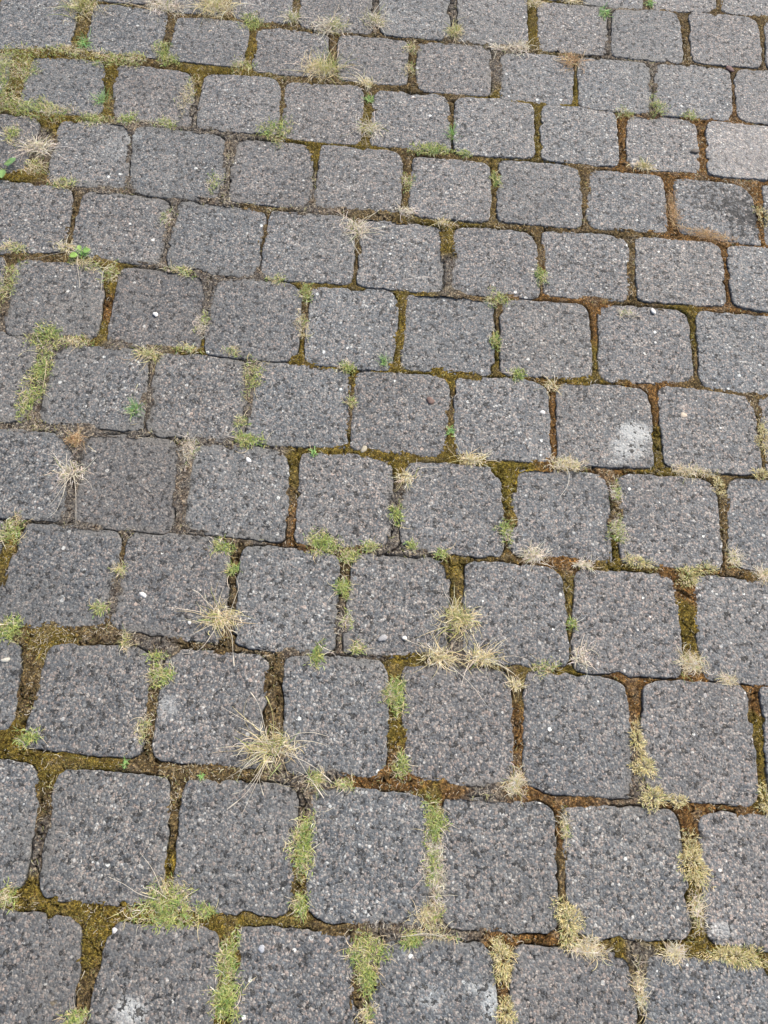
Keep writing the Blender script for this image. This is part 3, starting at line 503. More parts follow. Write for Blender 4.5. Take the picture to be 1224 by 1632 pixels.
PEBBLES = [
    (-0.4051, 0.4219, 0.0057, (0.576, 0.56, 0.536), 'white angular pebble on the stone left of the large straw tuft'),
    (-0.3135, 0.3831, 0.0035, (0.6, 0.592, 0.56), 'tiny round white pebble at the left tips of the large straw tuft'),
    (-0.6056, 0.2767, 0.0058, (0.44, 0.424, 0.36), 'flat pale round pebble at the left edge below the green cushion'),
    (-0.2718, 0.7156, 0.0053, (0.64, 0.624, 0.592), 'white pebble on the stone right of the bleached weed cushion'),
    (-0.5254, 1.0251, 0.0057, (0.6, 0.592, 0.576), 'white pebble on the dark stone above the tuft with upright green blades'),
    (0.5241, 1.2037, 0.0062, (0.624, 0.616, 0.592), 'white pebble on the upper edge of a stone at right'),
    (0.581, 0.9462, 0.0068, (0.496, 0.416, 0.32), 'cream coloured pebble on the stone right of the white patch'),
    (0.2926, 0.9098, 0.0052, (0.6, 0.584, 0.56), 'small white pebble left of the white patched stone'),
    (0.0267, 0.4003, 0.0071, (0.288, 0.288, 0.288), 'light grey angular chip on a stone at centre, above a moss corner'),
    (0.0652, 0.4054, 0.0044, (0.56, 0.56, 0.544), 'white pebble right of the light grey chip'),
    (0.6376, 1.7103, 0.0095, (0.096, 0.08, 0.064), 'dark brown pebble in the joint above the black stained stone'),
    (-0.3205, -0.1027, 0.0045, (0.52, 0.504, 0.48), 'white pebble at the top left corner of a stone near the bottom left'),
    (-0.0548, 0.7717, 0.0069, (0.336, 0.304, 0.224), 'pale beige chip on the joint right of the small leafy sprig'),
    (-0.0976, -0.1014, 0.0053, (0.32, 0.336, 0.36), 'bluish white pebble on a stone at the bottom left of centre'),
    (0.597, 0.3711, 0.0072, (0.272, 0.264, 0.256), 'light grey flat pebble on the stone at right below the straw heap'),
    (0.064, 0.9018, 0.0083, (0.13, 0.08, 0.065), 'reddish brown angular chip on a stone just above centre'),
    (0.7412, 2.0271, 0.0102, (0.1, 0.05, 0.045), 'dark red brown chip in a joint near the top right corner'),
]
JOINTS = [
    (-1.0203, 1.6997, 'o'),
    (-0.8024, 1.7189, 'o'),
    (-0.7383, 1.805, 'b'),
    (-0.6825, 1.8705, 'b'),
    (-0.5897, 1.7712, 'o'),
    (-0.4851, 1.7959, 'o'),
    (-0.7972, 1.5559, 'o'),
    (-0.8962, 1.5375, 'o'),
    (-0.901, 1.454, 's'),
    (-0.7209, 1.5489, 's'),
    (-0.5823, 1.5957, 's'),
    (-0.9243, 1.341, 'o'),
    (-0.8134, 1.351, 'b'),
    (-0.7577, 1.3036, 'b'),
    (-0.3995, 2.0379, 'b'),
    (-0.1921, 2.0925, 's'),
    (0.0097, 2.1074, 's'),
    (0.2227, 2.1245, 'o'),
    (-0.3782, 1.721, 'b'),
    (-0.2792, 1.8897, 'b'),
    (-0.2603, 1.6553, 'o'),
    (-0.147, 1.6016, 'o'),
    (-0.0778, 1.953, 'b'),
    (-0.0802, 1.8228, 'b'),
    (0.1367, 1.8874, 's'),
    (0.1409, 1.8189, 'o'),
    (0.0323, 1.7984, 'b'),
    (0.2564, 1.6858, 'o'),
    (0.3376, 1.8332, 'o'),
    (0.4238, 2.1136, 's'),
    (0.6249, 2.128, 'b'),
    (0.7327, 2.258, 'b'),
    (0.5369, 1.9169, 's'),
    (0.6445, 1.8006, 'r'),
    (0.4558, 1.7331, 'r'),
    (0.4555, 1.6583, 'r'),
    (0.6543, 1.6731, 'r'),
    (0.7737, 1.6321, 'r'),
    (0.3656, 1.5598, 'b'),
    (-0.0507, 1.5466, 'b'),
    (-0.2741, 1.5473, 'o'),
    (-0.2529, 1.4112, 's'),
    (-0.457, 1.4939, 's'),
    (-0.4621, 1.3745, 's'),
    (-0.8103, 1.1491, 'b'),
    (-0.6368, 1.1088, 'o'),
    (-0.6308, 1.0096, 'r'),
    (-0.6186, 0.9633, 'o'),
    (-0.554, 1.1572, 's'),
    (-0.4548, 1.139, 's'),
    (-0.3355, 1.2293, 'b'),
    (-0.3549, 1.3361, 'b'),
    (-0.1484, 1.279, 'b'),
    (-0.2142, 1.1617, 'o'),
    (-0.0231, 1.1588, 'o'),
    (0.0572, 1.3323, 'o'),
    (0.0718, 1.2442, 's'),
    (0.2693, 1.3499, 'b'),
    (0.2741, 1.225, 'r'),
    (0.4831, 1.3676, 'b'),
    (0.5727, 1.4968, 'r'),
    (0.6589, 1.4538, 'r'),
    (0.6964, 1.3484, 'r'),
    (-0.4212, 1.0436, 's'),
    (-0.4095, 0.957, 'o'),
    (-0.2122, 0.9804, 'o'),
    (-0.2275, 1.075, 'b'),
    (-0.0308, 1.1069, 'o'),
    (-0.0182, 0.9953, 'o'),
    (-0.1038, 0.9505, 'o'),
    (0.0749, 0.9785, 'o'),
    (0.1823, 1.1415, 'b'),
    (0.1902, 1.0123, 'o'),
    (0.3922, 1.1755, 'r'),
    (0.3937, 1.0442, 'o'),
    (0.4678, 1.2307, 'b'),
    (0.6049, 1.1929, 'o'),
    (0.6064, 1.0617, 'b'),
    (0.6912, 1.2586, 'r'),
    (-0.4927, 0.8444, 's'),
    (-0.3036, 0.8438, 's'),
    (-0.1703, 0.721, 'o'),
    (-0.0979, 0.8606, 'b'),
    (-0.0943, 0.7885, 'o'),
    (0.0166, 0.7417, 'o'),
    (0.1083, 0.8921, 'b'),
    (0.1155, 0.8056, 'o'),
    (0.2307, 0.7525, 'y'),
    (0.0307, 0.669, 's'),
    (0.0203, 0.6021, 's'),
    (0.3119, 0.9082, 'r'),
    (0.3205, 0.8363, 'r'),
    (0.3403, 0.7965, 'r'),
    (0.5181, 0.97, 'r'),
    (0.522, 0.852, 'o'),
    (0.5401, 0.819, 'o'),
    (0.415, 0.8005, 'r'),
    (0.7286, 1.0023, 'b'),
    (0.6495, 0.7586, 'b'),
    (-0.3803, 0.6227, 's'),
    (-0.5894, 0.6055, 's'),
    (-0.6608, 0.4928, 'o'),
    (-0.4555, 0.497, 'b'),
    (-0.4566, 0.4125, 's'),
    (-0.462, 0.3482, 'b'),
    (-0.3728, 0.3432, 's'),
    (-0.2755, 0.3507, 'b'),
    (-0.5638, 0.2844, 'b'),
    (-0.5461, 0.2978, 'o'),
    (-0.5584, 0.2312, 'b'),
    (-0.5511, 0.1394, 'o'),
    (-0.2633, 0.5117, 'b'),
    (-0.1816, 0.5734, 'r'),
    (0.0377, 0.6046, 's'),
    (-0.0638, 0.5272, 'b'),
    (-0.0473, 0.4099, 's'),
    (0.1586, 0.5708, 'b'),
    (0.1538, 0.5576, 'o'),
    (0.3454, 0.597, 'r'),
    (0.3531, 0.5237, 'o'),
    (0.4399, 0.623, 'o'),
    (0.446, 0.7022, 'b'),
    (0.569, 0.578, 'r'),
    (0.5606, 0.5038, 'o'),
    (0.5703, 0.4581, 'o'),
    (-0.1506, 0.3282, 'b'),
    (-0.1431, 0.2855, 'b'),
    (-0.35, 0.2478, 'b'),
    (-0.3381, 0.1765, 'b'),
    (0.0637, 0.3678, 'o'),
    (0.0661, 0.2488, 'o'),
    (0.0849, 0.1745, 'r'),
    (0.1392, 0.1515, 'o'),
    (0.1696, 0.1602, 'r'),
    (0.2111, 0.1605, 's'),
    (0.2692, 0.2435, 'r'),
    (0.2522, 0.3592, 'b'),
    (0.2959, 0.3705, 'o'),
    (0.3728, 0.3975, 'o'),
    (0.4398, 0.3894, 'r'),
    (0.4673, 0.3542, 'r'),
    (0.4724, 0.3115, 'r'),
    (0.4771, 0.2491, 's'),
    (0.574, 0.4071, 'r'),
    (0.6841, 0.3825, 'r'),
    (0.6849, 0.3174, 'o'),
    (0.6745, 0.4035, 'r'),
    (-0.4844, 0.1229, 'o'),
    (-0.4136, 0.1269, 'o'),
    (-0.3149, 0.1442, 'b'),
    (-0.2111, 0.1424, 'b'),
    (0.0131, 0.1655, 'r'),
    (-0.2742, 0.0573, 'b'),
    (-0.2598, -0.0054, 'o'),
    (-0.4737, 0.0517, 'b'),
    (-0.4674, -0.0032, 's'),
    (-0.4655, -0.0742, 'o'),
    (-0.3561, -0.0872, 'o'),
    (-0.3564, -0.1212, 'o'),
    (-0.3484, -0.2018, 'b'),
    (-0.3095, -0.0818, 'o'),
    (-0.1765, -0.0748, 'o'),
    (-0.0456, -0.0509, 'o'),
    (-0.1011, -0.066, 'o'),
    (-0.145, -0.0883, 'o'),
    (-0.0589, 0.0006, 'o'),
    (0.1388, 0.1564, 'o'),
    (0.3469, 0.1333, 'r'),
    (0.3486, 0.0767, 'b'),
    (0.3035, -0.0449, 'r'),
    (0.4298, -0.0389, 'o'),
    (0.4883, -0.0407, 's'),
    (0.4982, -0.031, 'o'),
    (0.5595, 0.1691, 'r'),
    (0.5695, 0.039, 'o'),
    (0.5673, -0.0143, 'o'),
    (0.6177, 0.186, 'r'),
    (0.6709, 0.1975, 'r'),
    (0.6834, 0.2241, 'o'),
    (0.4778, -0.0924, 'b'),
    (0.0557, -0.1564, 'b'),
    (0.2061, -0.0432, 's'),
    (0.0046, -0.0623, 'b'),
    (0.2648, -0.0493, 'r'),
    (0.6552, -0.0215, 'o'),
    (-0.6966, 0.7261, 's'),
    (-0.5755, 0.7303, 's'),
    (-0.4982, 0.7391, 's'),
    (-0.3943, 0.7406, 's'),
    (-0.2485, 0.7484, 's'),
    (-0.6269, 0.5328, 's'),
    (-0.5244, 0.5398, 's'),
    (-0.4316, 0.5404, 's'),
    (-0.3152, 0.5393, 's'),
    (-0.1113, 0.3557, 's'),
    (-0.0244, 0.365, 's'),
    (-0.7405, 1.3447, 's'),
    (-0.5987, 1.3466, 's'),
    (-0.568, 0.9429, 's'),
    (-0.3101, 0.9461, 's'),
    (-0.4154, 1.1456, 's'),
    (-0.2119, 0.5463, 's'),
    (-0.3933, 0.6812, 's'),
    (-0.3747, 0.5715, 's'),
    (-0.2988, 0.7863, 's'),
    (-0.3091, 0.8728, 's'),
    (-0.4113, 0.9965, 's'),
    (-0.4759, 0.7738, 's'),
    (-0.571, 0.582, 's'),
    (0.1291, 0.3787, 's'),
    (-0.7421, 0.9199, 's'),
    (-0.0486, 0.1608, 's'),
    (0.1096, -0.0501, 's'),
    (-0.3465, 1.1398, 's'),
    (-0.5568, 1.2277, 's'),
    (-0.6864, 1.4525, 's'),
]
SPOTS = [
    (0.4808, 0.8894, 0.0465, 0.0324, 1.25, 'w'),
    (0.4652, 0.8507, 0.0511, 0.0346, 1.0, 'w'),
    (0.4462, 0.8193, 0.0304, 0.0114, 0.8, 'w'),
    (-0.2717, -0.2027, 0.0307, 0.0237, 1.15, 'w'),
    (0.2527, -0.1342, 0.017, 0.0323, 1.15, 'w'),
    (0.1661, -0.1358, 0.0319, 0.0275, 0.7, 'w'),
    (0.226, -0.1168, 0.0189, 0.0131, 0.8, 'w'),
    (0.6078, 0.0079, 0.0241, 0.0142, 1.0, 'w'),
    (-0.3188, 0.2328, 0.025, 0.0314, 0.8, 'w'),
    (-0.2765, 0.2049, 0.0351, 0.0226, 0.45, 'w'),
    (-0.7245, 1.4759, 0.0569, 0.0602, 0.6, 'w'),
    (-0.6992, 1.5216, 0.0374, 0.0286, 0.7, 'w'),
    (0.7487, 1.5313, 0.0701, 0.0798, 0.78, 'k'),
    (0.6793, 1.5648, 0.0857, 0.0687, 0.5, 'k'),
    (0.7686, 1.519, 0.0395, 0.0437, 1.15, 'k'),
    (0.7813, 1.7384, 0.1516, 0.1308, 1.3, 'p'),
    (-0.7508, 1.2036, 0.024, 0.0214, 0.3, 'k'),
    (-0.4368, -0.1838, 0.0216, 0.013, 0.5, 'd'),
    (-0.3829, -0.2096, 0.0143, 0.0111, 0.5, 't'),
]
RECT, RECT_NEAR = [[-1.188, 0.912, 0.696, 2.388], [-0.768, 0.792, -0.288, 0.696]]          # ground rectangles with fine joint filling: the farther and the nearer half
STALKS = [
    ('largest straw tuft with long blades, lower left of centre', [(-0.1342, 0.1869, 0.002), (-0.1553, 0.2161, 0.025), (-0.188, 0.2264, 0.03), (-0.2289, 0.245, 0.008)], 0.0011, (0.68, 0.62, 0.5), False),
    ('largest straw tuft with long blades, lower left of centre', [(-0.1391, 0.1913, 0.002), (-0.1515, 0.2259, 0.03), (-0.1652, 0.2551, 0.03), (-0.1833, 0.2731, 0.018)], 0.001, (0.68, 0.62, 0.5), True),
    ('largest straw tuft with long blades, lower left of centre', [(-0.1306, 0.1904, 0.002), (-0.1348, 0.2272, 0.035), (-0.1407, 0.247, 0.045), (-0.1536, 0.265, 0.04)], 0.0012, (0.5, 0.46, 0.2), True),
    ('largest straw tuft with long blades, lower left of centre', [(-0.1277, 0.1979, 0.002), (-0.0933, 0.2168, 0.02), (-0.0682, 0.222, 0.014), (-0.0427, 0.2195, 0.005)], 0.0011, (0.62, 0.56, 0.44), False),
    ('largest straw tuft with long blades, lower left of centre', [(-0.12, 0.1836, 0.002), (-0.0815, 0.176, 0.02), (-0.0543, 0.1655, 0.012), (-0.0282, 0.149, 0.004)], 0.001, (0.68, 0.62, 0.5), True),
    ('largest straw tuft with long blades, lower left of centre', [(-0.1251, 0.183, 0.002), (-0.0929, 0.1838, 0.025), (-0.068, 0.154, 0.012), (-0.0366, 0.1226, 0.003)], 0.001, (0.68, 0.62, 0.5), True),
    ('largest straw tuft with long blades, lower left of centre', [(-0.1395, 0.1761, 0.002), (-0.1466, 0.1383, 0.02), (-0.1627, 0.1102, 0.01), (-0.1872, 0.0867, 0.003)], 0.0011, (0.68, 0.62, 0.5), True),
    ('largest straw tuft with long blades, lower left of centre', [(-0.136, 0.1735, 0.002), (-0.1471, 0.1288, 0.018), (-0.1557, 0.1046, 0.008), (-0.1633, 0.0783, 0.003)], 0.001, (0.62, 0.56, 0.44), False),
    ('largest straw tuft with long blades, lower left of centre', [(-0.1404, 0.181, 0.002), (-0.1656, 0.156, 0.016), (-0.1798, 0.1453, 0.008), (-0.1985, 0.1328, 0.003)], 0.001, (0.62, 0.56, 0.44), False),
    ('largest straw tuft with long blades, lower left of centre', [(-0.136, 0.1735, 0.002), (-0.1537, 0.1326, 0.02), (-0.1685, 0.1151, 0.012), (-0.1838, 0.1102, 0.003)], 0.001, (0.62, 0.56, 0.44), True),
    ('largest straw tuft with long blades, lower left of centre', [(-0.1344, 0.1768, 0.002), (-0.1446, 0.1385, 0.02), (-0.1391, 0.1257, 0.01), (-0.1335, 0.1145, 0.003)], 0.001, (0.62, 0.56, 0.44), True),
    ('large straw tuft with spidery blades lying over stones at left', [(-0.2628, 0.3975, 0.002), (-0.2931, 0.3924, 0.016), (-0.3148, 0.3851, 0.008), (-0.3337, 0.3818, 0.003)], 0.001, (0.68, 0.62, 0.5), False),
    ('large straw tuft with spidery blades lying over stones at left', [(-0.2666, 0.3889, 0.002), (-0.2898, 0.3667, 0.016), (-0.3083, 0.3553, 0.008), (-0.3283, 0.3574, 0.003)], 0.001, (0.68, 0.62, 0.5), False),
    ('large straw tuft with spidery blades lying over stones at left', [(-0.2627, 0.3859, 0.002), (-0.2769, 0.341, 0.014), (-0.29, 0.3303, 0.006), (-0.3135, 0.3258, 0.003)], 0.0012, (0.68, 0.62, 0.5), False),
    ('large straw tuft with spidery blades lying over stones at left', [(-0.2519, 0.3874, 0.002), (-0.2326, 0.3676, 0.02), (-0.2278, 0.3431, 0.01), (-0.2211, 0.3159, 0.003)], 0.0011, (0.68, 0.62, 0.5), True),
    ('large straw tuft with spidery blades lying over stones at left', [(-0.2487, 0.3936, 0.002), (-0.241, 0.423, 0.022), (-0.2368, 0.4549, 0.016), (-0.2501, 0.477, 0.006)], 0.001, (0.62, 0.56, 0.44), False),
    ('large straw tuft with spidery blades lying over stones at left', [(-0.2705, 0.408, 0.002), (-0.2933, 0.4223, 0.02), (-0.3037, 0.4332, 0.018), (-0.3187, 0.4398, 0.01)], 0.001, (0.68, 0.62, 0.5), True),
    ('large straw tuft with spidery blades lying over stones at left', [(-0.2663, 0.4144, 0.002), (-0.2772, 0.4286, 0.025), (-0.2824, 0.4355, 0.03), (-0.283, 0.4436, 0.03)], 0.0011, (0.4, 0.42, 0.16), False),
    ('straw tuft, lower left of three right of centre', [(0.1336, 0.3878, 0.002), (0.1044, 0.3897, 0.014), (0.0821, 0.3958, 0.01), (0.0629, 0.4026, 0.005)], 0.0011, (0.62, 0.56, 0.44), True),
    ('straw tuft, lower left of three right of centre', [(0.1405, 0.3718, 0.002), (0.1682, 0.3503, 0.014), (0.1925, 0.3335, 0.006), (0.2189, 0.304, 0.003)], 0.001, (0.68, 0.62, 0.5), False),
    ('tall yellow green tuft, topmost of three straw tufts right of centre', [(0.1574, 0.4369, 0.002), (0.1385, 0.4762, 0.018), (0.1265, 0.4952, 0.01), (0.1221, 0.5148, 0.004)], 0.0009, (0.68, 0.62, 0.5), False),
    ('straw tuft, lower right of three right of centre', [(0.2118, 0.3813, 0.002), (0.2386, 0.3656, 0.012), (0.2568, 0.3469, 0.008), (0.267, 0.3167, 0.003)], 0.001, (0.52, 0.44, 0.24), False),
    ('straw tuft, lower right of three right of centre', [(0.2169, 0.3876, 0.002), (0.2422, 0.3924, 0.014), (0.2597, 0.3974, 0.008), (0.2808, 0.3958, 0.003)], 0.001, (0.62, 0.56, 0.44), False),
    ('pale spidery tuft with long trailing straws at the left', [(-0.5936, 0.6438, 0.002), (-0.6158, 0.6533, 0.016), (-0.6404, 0.6675, 0.008), (-0.6576, 0.6718, 0.003)], 0.001, (0.68, 0.62, 0.5), False),
    ('pale spidery tuft with long trailing straws at the left', [(-0.5907, 0.6335, 0.002), (-0.5965, 0.6041, 0.014), (-0.6054, 0.5797, 0.008), (-0.6149, 0.5664, 0.003)], 0.001, (0.68, 0.62, 0.5), False),
    ('pale spidery tuft with long trailing straws at the left', [(-0.5861, 0.6382, 0.002), (-0.5615, 0.6263, 0.014), (-0.5491, 0.6179, 0.008), (-0.5443, 0.6079, 0.003)], 0.001, (0.68, 0.62, 0.5), False),
    ('pale spidery tuft with long trailing straws at the left', [(-0.5873, 0.634, 0.002), (-0.5693, 0.595, 0.014), (-0.564, 0.5672, 0.006), (-0.5563, 0.5365, 0.003)], 0.001, (0.68, 0.62, 0.5), False),
    ('pale spidery tuft with long trailing straws at the left', [(-0.5975, 0.6365, 0.002), (-0.5912, 0.5853, 0.014), (-0.5969, 0.5561, 0.006), (-0.6099, 0.5415, 0.003)], 0.001, (0.68, 0.62, 0.5), False),
    ('star shaped pale grass tuft lying on the stones above centre', [(-0.1432, 1.3239, 0.002), (-0.1632, 1.3347, 0.016), (-0.1872, 1.3552, 0.01), (-0.193, 1.3753, 0.004)], 0.001, (0.68, 0.62, 0.5), False),
    ('star shaped pale grass tuft lying on the stones above centre', [(-0.1411, 1.3298, 0.002), (-0.116, 1.3502, 0.018), (-0.102, 1.3775, 0.01), (-0.0921, 1.3928, 0.004)], 0.001, (0.68, 0.62, 0.5), False),
    ('star shaped pale grass tuft lying on the stones above centre', [(-0.1397, 1.3189, 0.002), (-0.1155, 1.2914, 0.016), (-0.094, 1.2899, 0.008), (-0.085, 1.287, 0.003)], 0.001, (0.68, 0.62, 0.5), False),
    ('star shaped pale grass tuft lying on the stones above centre', [(-0.1457, 1.3216, 0.002), (-0.1664, 1.3064, 0.016), (-0.1835, 1.3094, 0.008), (-0.1991, 1.3097, 0.003)], 0.001, (0.68, 0.62, 0.5), False),
    ('star shaped pale grass tuft lying on the stones above centre', [(-0.142, 1.3149, 0.002), (-0.1488, 1.2803, 0.014), (-0.1646, 1.2743, 0.006), (-0.1735, 1.2683, 0.003)], 0.001, (0.68, 0.62, 0.5), False),
    ('straw tuft with long stalks reaching right, beside the moss corner at centre', [(0.0311, 0.7194, 0.002), (0.0492, 0.736, 0.012), (0.0705, 0.7468, 0.008), (0.0998, 0.7519, 0.004)], 0.001, (0.68, 0.62, 0.5), False),
    ('straw tuft with long stalks reaching right, beside the moss corner at centre', [(0.0314, 0.7167, 0.002), (0.0541, 0.7231, 0.012), (0.0726, 0.7251, 0.008), (0.0983, 0.742, 0.004)], 0.0009, (0.62, 0.56, 0.44), False),
    ('slim upright green grass shoot with a tall seed stalk at left', [(-0.5089, 0.7892, 0.002), (-0.5053, 0.7946, 0.04), (-0.5001, 0.7967, 0.06), (-0.4954, 0.812, 0.066)], 0.001, (0.55, 0.52, 0.34), True),
    ('slim upright green grass shoot with a tall seed stalk at left', [(-0.5079, 0.785, 0.002), (-0.5202, 0.772, 0.02), (-0.5361, 0.7788, 0.012), (-0.5502, 0.7874, 0.004)], 0.0009, (0.68, 0.62, 0.5), False),
    ('large tangled green and straw weed clump near the lower left', [(-0.2486, -0.0529, 0.002), (-0.2669, -0.0418, 0.02), (-0.2838, -0.0369, 0.014), (-0.2964, -0.0436, 0.006)], 0.001, (0.68, 0.62, 0.5), False),
    ('large tangled green and straw weed clump near the lower left', [(-0.2571, -0.0495, 0.002), (-0.273, -0.0207, 0.024), (-0.2857, -0.0088, 0.014), (-0.3073, 0.0069, 0.004)], 0.001, (0.62, 0.56, 0.44), False),
    ('large tangled green and straw weed clump near the lower left', [(-0.2627, -0.0546, 0.002), (-0.2947, -0.0495, 0.016), (-0.3184, -0.0392, 0.008), (-0.3488, -0.0313, 0.003)], 0.001, (0.68, 0.62, 0.5), False),
    ('large tangled green and straw weed clump near the lower left', [(-0.2334, -0.0555, 0.002), (-0.2236, -0.0454, 0.016), (-0.2168, -0.0386, 0.008), (-0.2098, -0.0343, 0.003)], 0.001, (0.68, 0.62, 0.5), False),
    ('pale straw litter under the lower left corner of the white patched stone', [(0.3437, 0.7889, 0.002), (0.3497, 0.7748, 0.004), (0.347, 0.7473, 0.003), (0.332, 0.7225, 0.002)], 0.0016, (0.6, 0.58, 0.5), False),
    ('bundle of pale stalks lying on the joint near the bottom centre', [(0.1103, -0.0609, 0.006), (0.1338, -0.0556, 0.006), (0.1578, -0.0529, 0.005), (0.1772, -0.0524, 0.004)], 0.0014, (0.55, 0.5, 0.4), False),
    ('bundle of pale stalks lying on the joint near the bottom centre', [(0.1291, -0.0562, 0.006), (0.143, -0.0519, 0.007), (0.1576, -0.052, 0.006), (0.1735, -0.0545, 0.004)], 0.0012, (0.6, 0.56, 0.46), False),
    ('wispy straws trailing left of the leafy green weed', [(-0.7169, 1.1586, 0.003), (-0.7401, 1.1517, 0.01), (-0.7722, 1.1413, 0.006), (-0.8091, 1.1256, 0.003)], 0.001, (0.68, 0.62, 0.5), False),
    ('wispy straws trailing left of the leafy green weed', [(-0.7234, 1.1575, 0.003), (-0.7164, 1.1228, 0.008), (-0.7038, 1.0933, 0.005), (-0.6955, 1.066, 0.003)], 0.001, (0.68, 0.62, 0.5), False),
    ('wispy straws trailing left of the leafy green weed', [(-0.7308, 1.1597, 0.003), (-0.7731, 1.1725, 0.01), (-0.8143, 1.1924, 0.006), (-0.8471, 1.1933, 0.003)], 0.0009, (0.68, 0.62, 0.5), False),
    ('straw and moss clump in the mossy upright joint under the leafy weed', [(-0.6439, 1.1299, 0.004), (-0.657, 1.1138, 0.01), (-0.6519, 1.0824, 0.008), (-0.6487, 1.0612, 0.004)], 0.0011, (0.68, 0.62, 0.5), False),
    ('broad green weed cushion heading the long weed filled joint at left', [(-0.7314, 0.896, 0.003), (-0.7456, 0.8918, 0.01), (-0.7568, 0.8869, 0.01), (-0.7663, 0.8761, 0.006)], 0.0012, (0.58, 0.54, 0.34), True),
    ('middle of the long weed filled joint at left, green with straw edges', [(-0.7098, 0.8757, 0.004), (-0.6996, 0.8368, 0.008), (-0.6992, 0.8159, 0.006), (-0.6938, 0.8113, 0.003)], 0.0013, (0.58, 0.5, 0.34), False),
    ('big cream moss clump filling an upright joint at lower right', [(0.5664, 0.0888, 0.008), (0.5741, 0.0713, 0.012), (0.5791, 0.0583, 0.008), (0.5825, 0.0442, 0.003)], 0.0012, (0.62, 0.56, 0.34), False),
    ('mossy yellow green weed mat in the joint right of the feathery sprig', [(-0.8244, 1.748, 0.004), (-0.8552, 1.7248, 0.01), (-0.8851, 1.7195, 0.008), (-0.914, 1.7184, 0.003)], 0.0009, (0.68, 0.62, 0.5), False),
    ('yellow green weed line on a joint at upper left', [(-0.4956, 1.1426, 0.004), (-0.5293, 1.1455, 0.008), (-0.5605, 1.1603, 0.005), (-0.5719, 1.1778, 0.003)], 0.0009, (0.68, 0.62, 0.5), False),
    ('olive weed cushion right of the largest straw tuft', [(-0.0567, 0.1465, 0.003), (-0.0673, 0.1495, 0.009), (-0.0789, 0.1564, 0.005), (-0.0898, 0.1592, 0.003)], 0.0009, (0.68, 0.62, 0.5), False),
]

# ------------------------------------------------------------------ noise helpers
def hsh(i, j, seed):
    n = (i.astype(np.int64) * 374761393 + j.astype(np.int64) * 668265263 + seed * 1442695041) & 0xFFFFFFFF
    n = ((n ^ (n >> 13)) * 1274126177) & 0xFFFFFFFF
    n = (n ^ (n >> 16)) & 0xFFFFFFFF
    return n / 4294967295.0
def vnoise(x, y, seed=0):
    i = np.floor(x); j = np.floor(y); fx = x - i; fy = y - j
    fx = fx * fx * (3 - 2 * fx); fy = fy * fy * (3 - 2 * fy)
    a = hsh(i, j, seed); b = hsh(i + 1, j, seed); c = hsh(i, j + 1, seed); d = hsh(i + 1, j + 1, seed)
    return (a * (1 - fx) + b * fx) * (1 - fy) + (c * (1 - fx) + d * fx) * fy
def fbm(x, y, seed=0, o=3):
    r = 0; amp = 1; t = 0
    for k in range(o):
        r = r + amp * vnoise(x * 2 ** k, y * 2 ** k, seed + 17 * k); t += amp; amp *= .5
    return r / t
def worley(x, y, seed=0):
    i = np.floor(x); j = np.floor(y)
    f1 = np.full(x.shape, 9.0); f2 = np.full(x.shape, 9.0); cid = np.zeros(x.shape)
    for di in (-1, 0, 1):
        for dj in (-1, 0, 1):
            ci = i + di; cj = j + dj
            d = np.hypot(ci + hsh(ci, cj, seed) - x, cj + hsh(ci, cj, seed + 5) - y)
            near = d < f1
            f2 = np.where(near, f1, np.minimum(f2, d)); cid = np.where(near, hsh(ci, cj, seed + 9), cid)
            f1 = np.where(near, d, f1)
    return f1, f2, cid
def sstep(a, b, x):
    t = np.clip((x - a) / (b - a), 0, 1); return t * t * (3 - 2 * t)

def mesh_np(name, V, F, cols=None, attrs=None, smooth=True):
    """V (n,3), F (m,3 or 4)"""
    me = bpy.data.meshes.new(name)
    V = np.asarray(V, np.float32); F = np.asarray(F, np.int32); k = F.shape[1]
    me.vertices.add(len(V)); me.vertices.foreach_set('co', V.ravel())
    me.loops.add(F.size); me.loops.foreach_set('vertex_index', F.ravel())
    me.polygons.add(len(F)); me.polygons.foreach_set('loop_start', np.arange(0, F.size, k, dtype=np.int32))
    me.update(calc_edges=True)
    if smooth: me.polygons.foreach_set('use_smooth', np.ones(len(F), bool))
    if cols is not None:
        a = me.color_attributes.new('Col', 'FLOAT_COLOR', 'POINT')
        c = np.ones((len(V), 4), np.float32); c[:, :3] = cols; a.data.foreach_set('color', c.ravel())
    for n, v in (attrs or {}).items():
        a = me.attributes.new(n, 'FLOAT', 'POINT'); a.data.foreach_set('value', np.asarray(v, np.float32))
    me.validate()
    return me
def add(name, me, mat=None, parent=None, loc=(0, 0, 0)):
    o = bpy.data.objects.new(name, me); col.objects.link(o); o.location = loc
    if mat is not None and not me.materials: me.materials.append(mat)
    if parent is not None: o.parent = parent
    return o
def tag(o, label, cat, group=None, kind=None):
    o['label'] = label; o['category'] = cat
    if group: o['group'] = group
    if kind: o['kind'] = kind
    return o

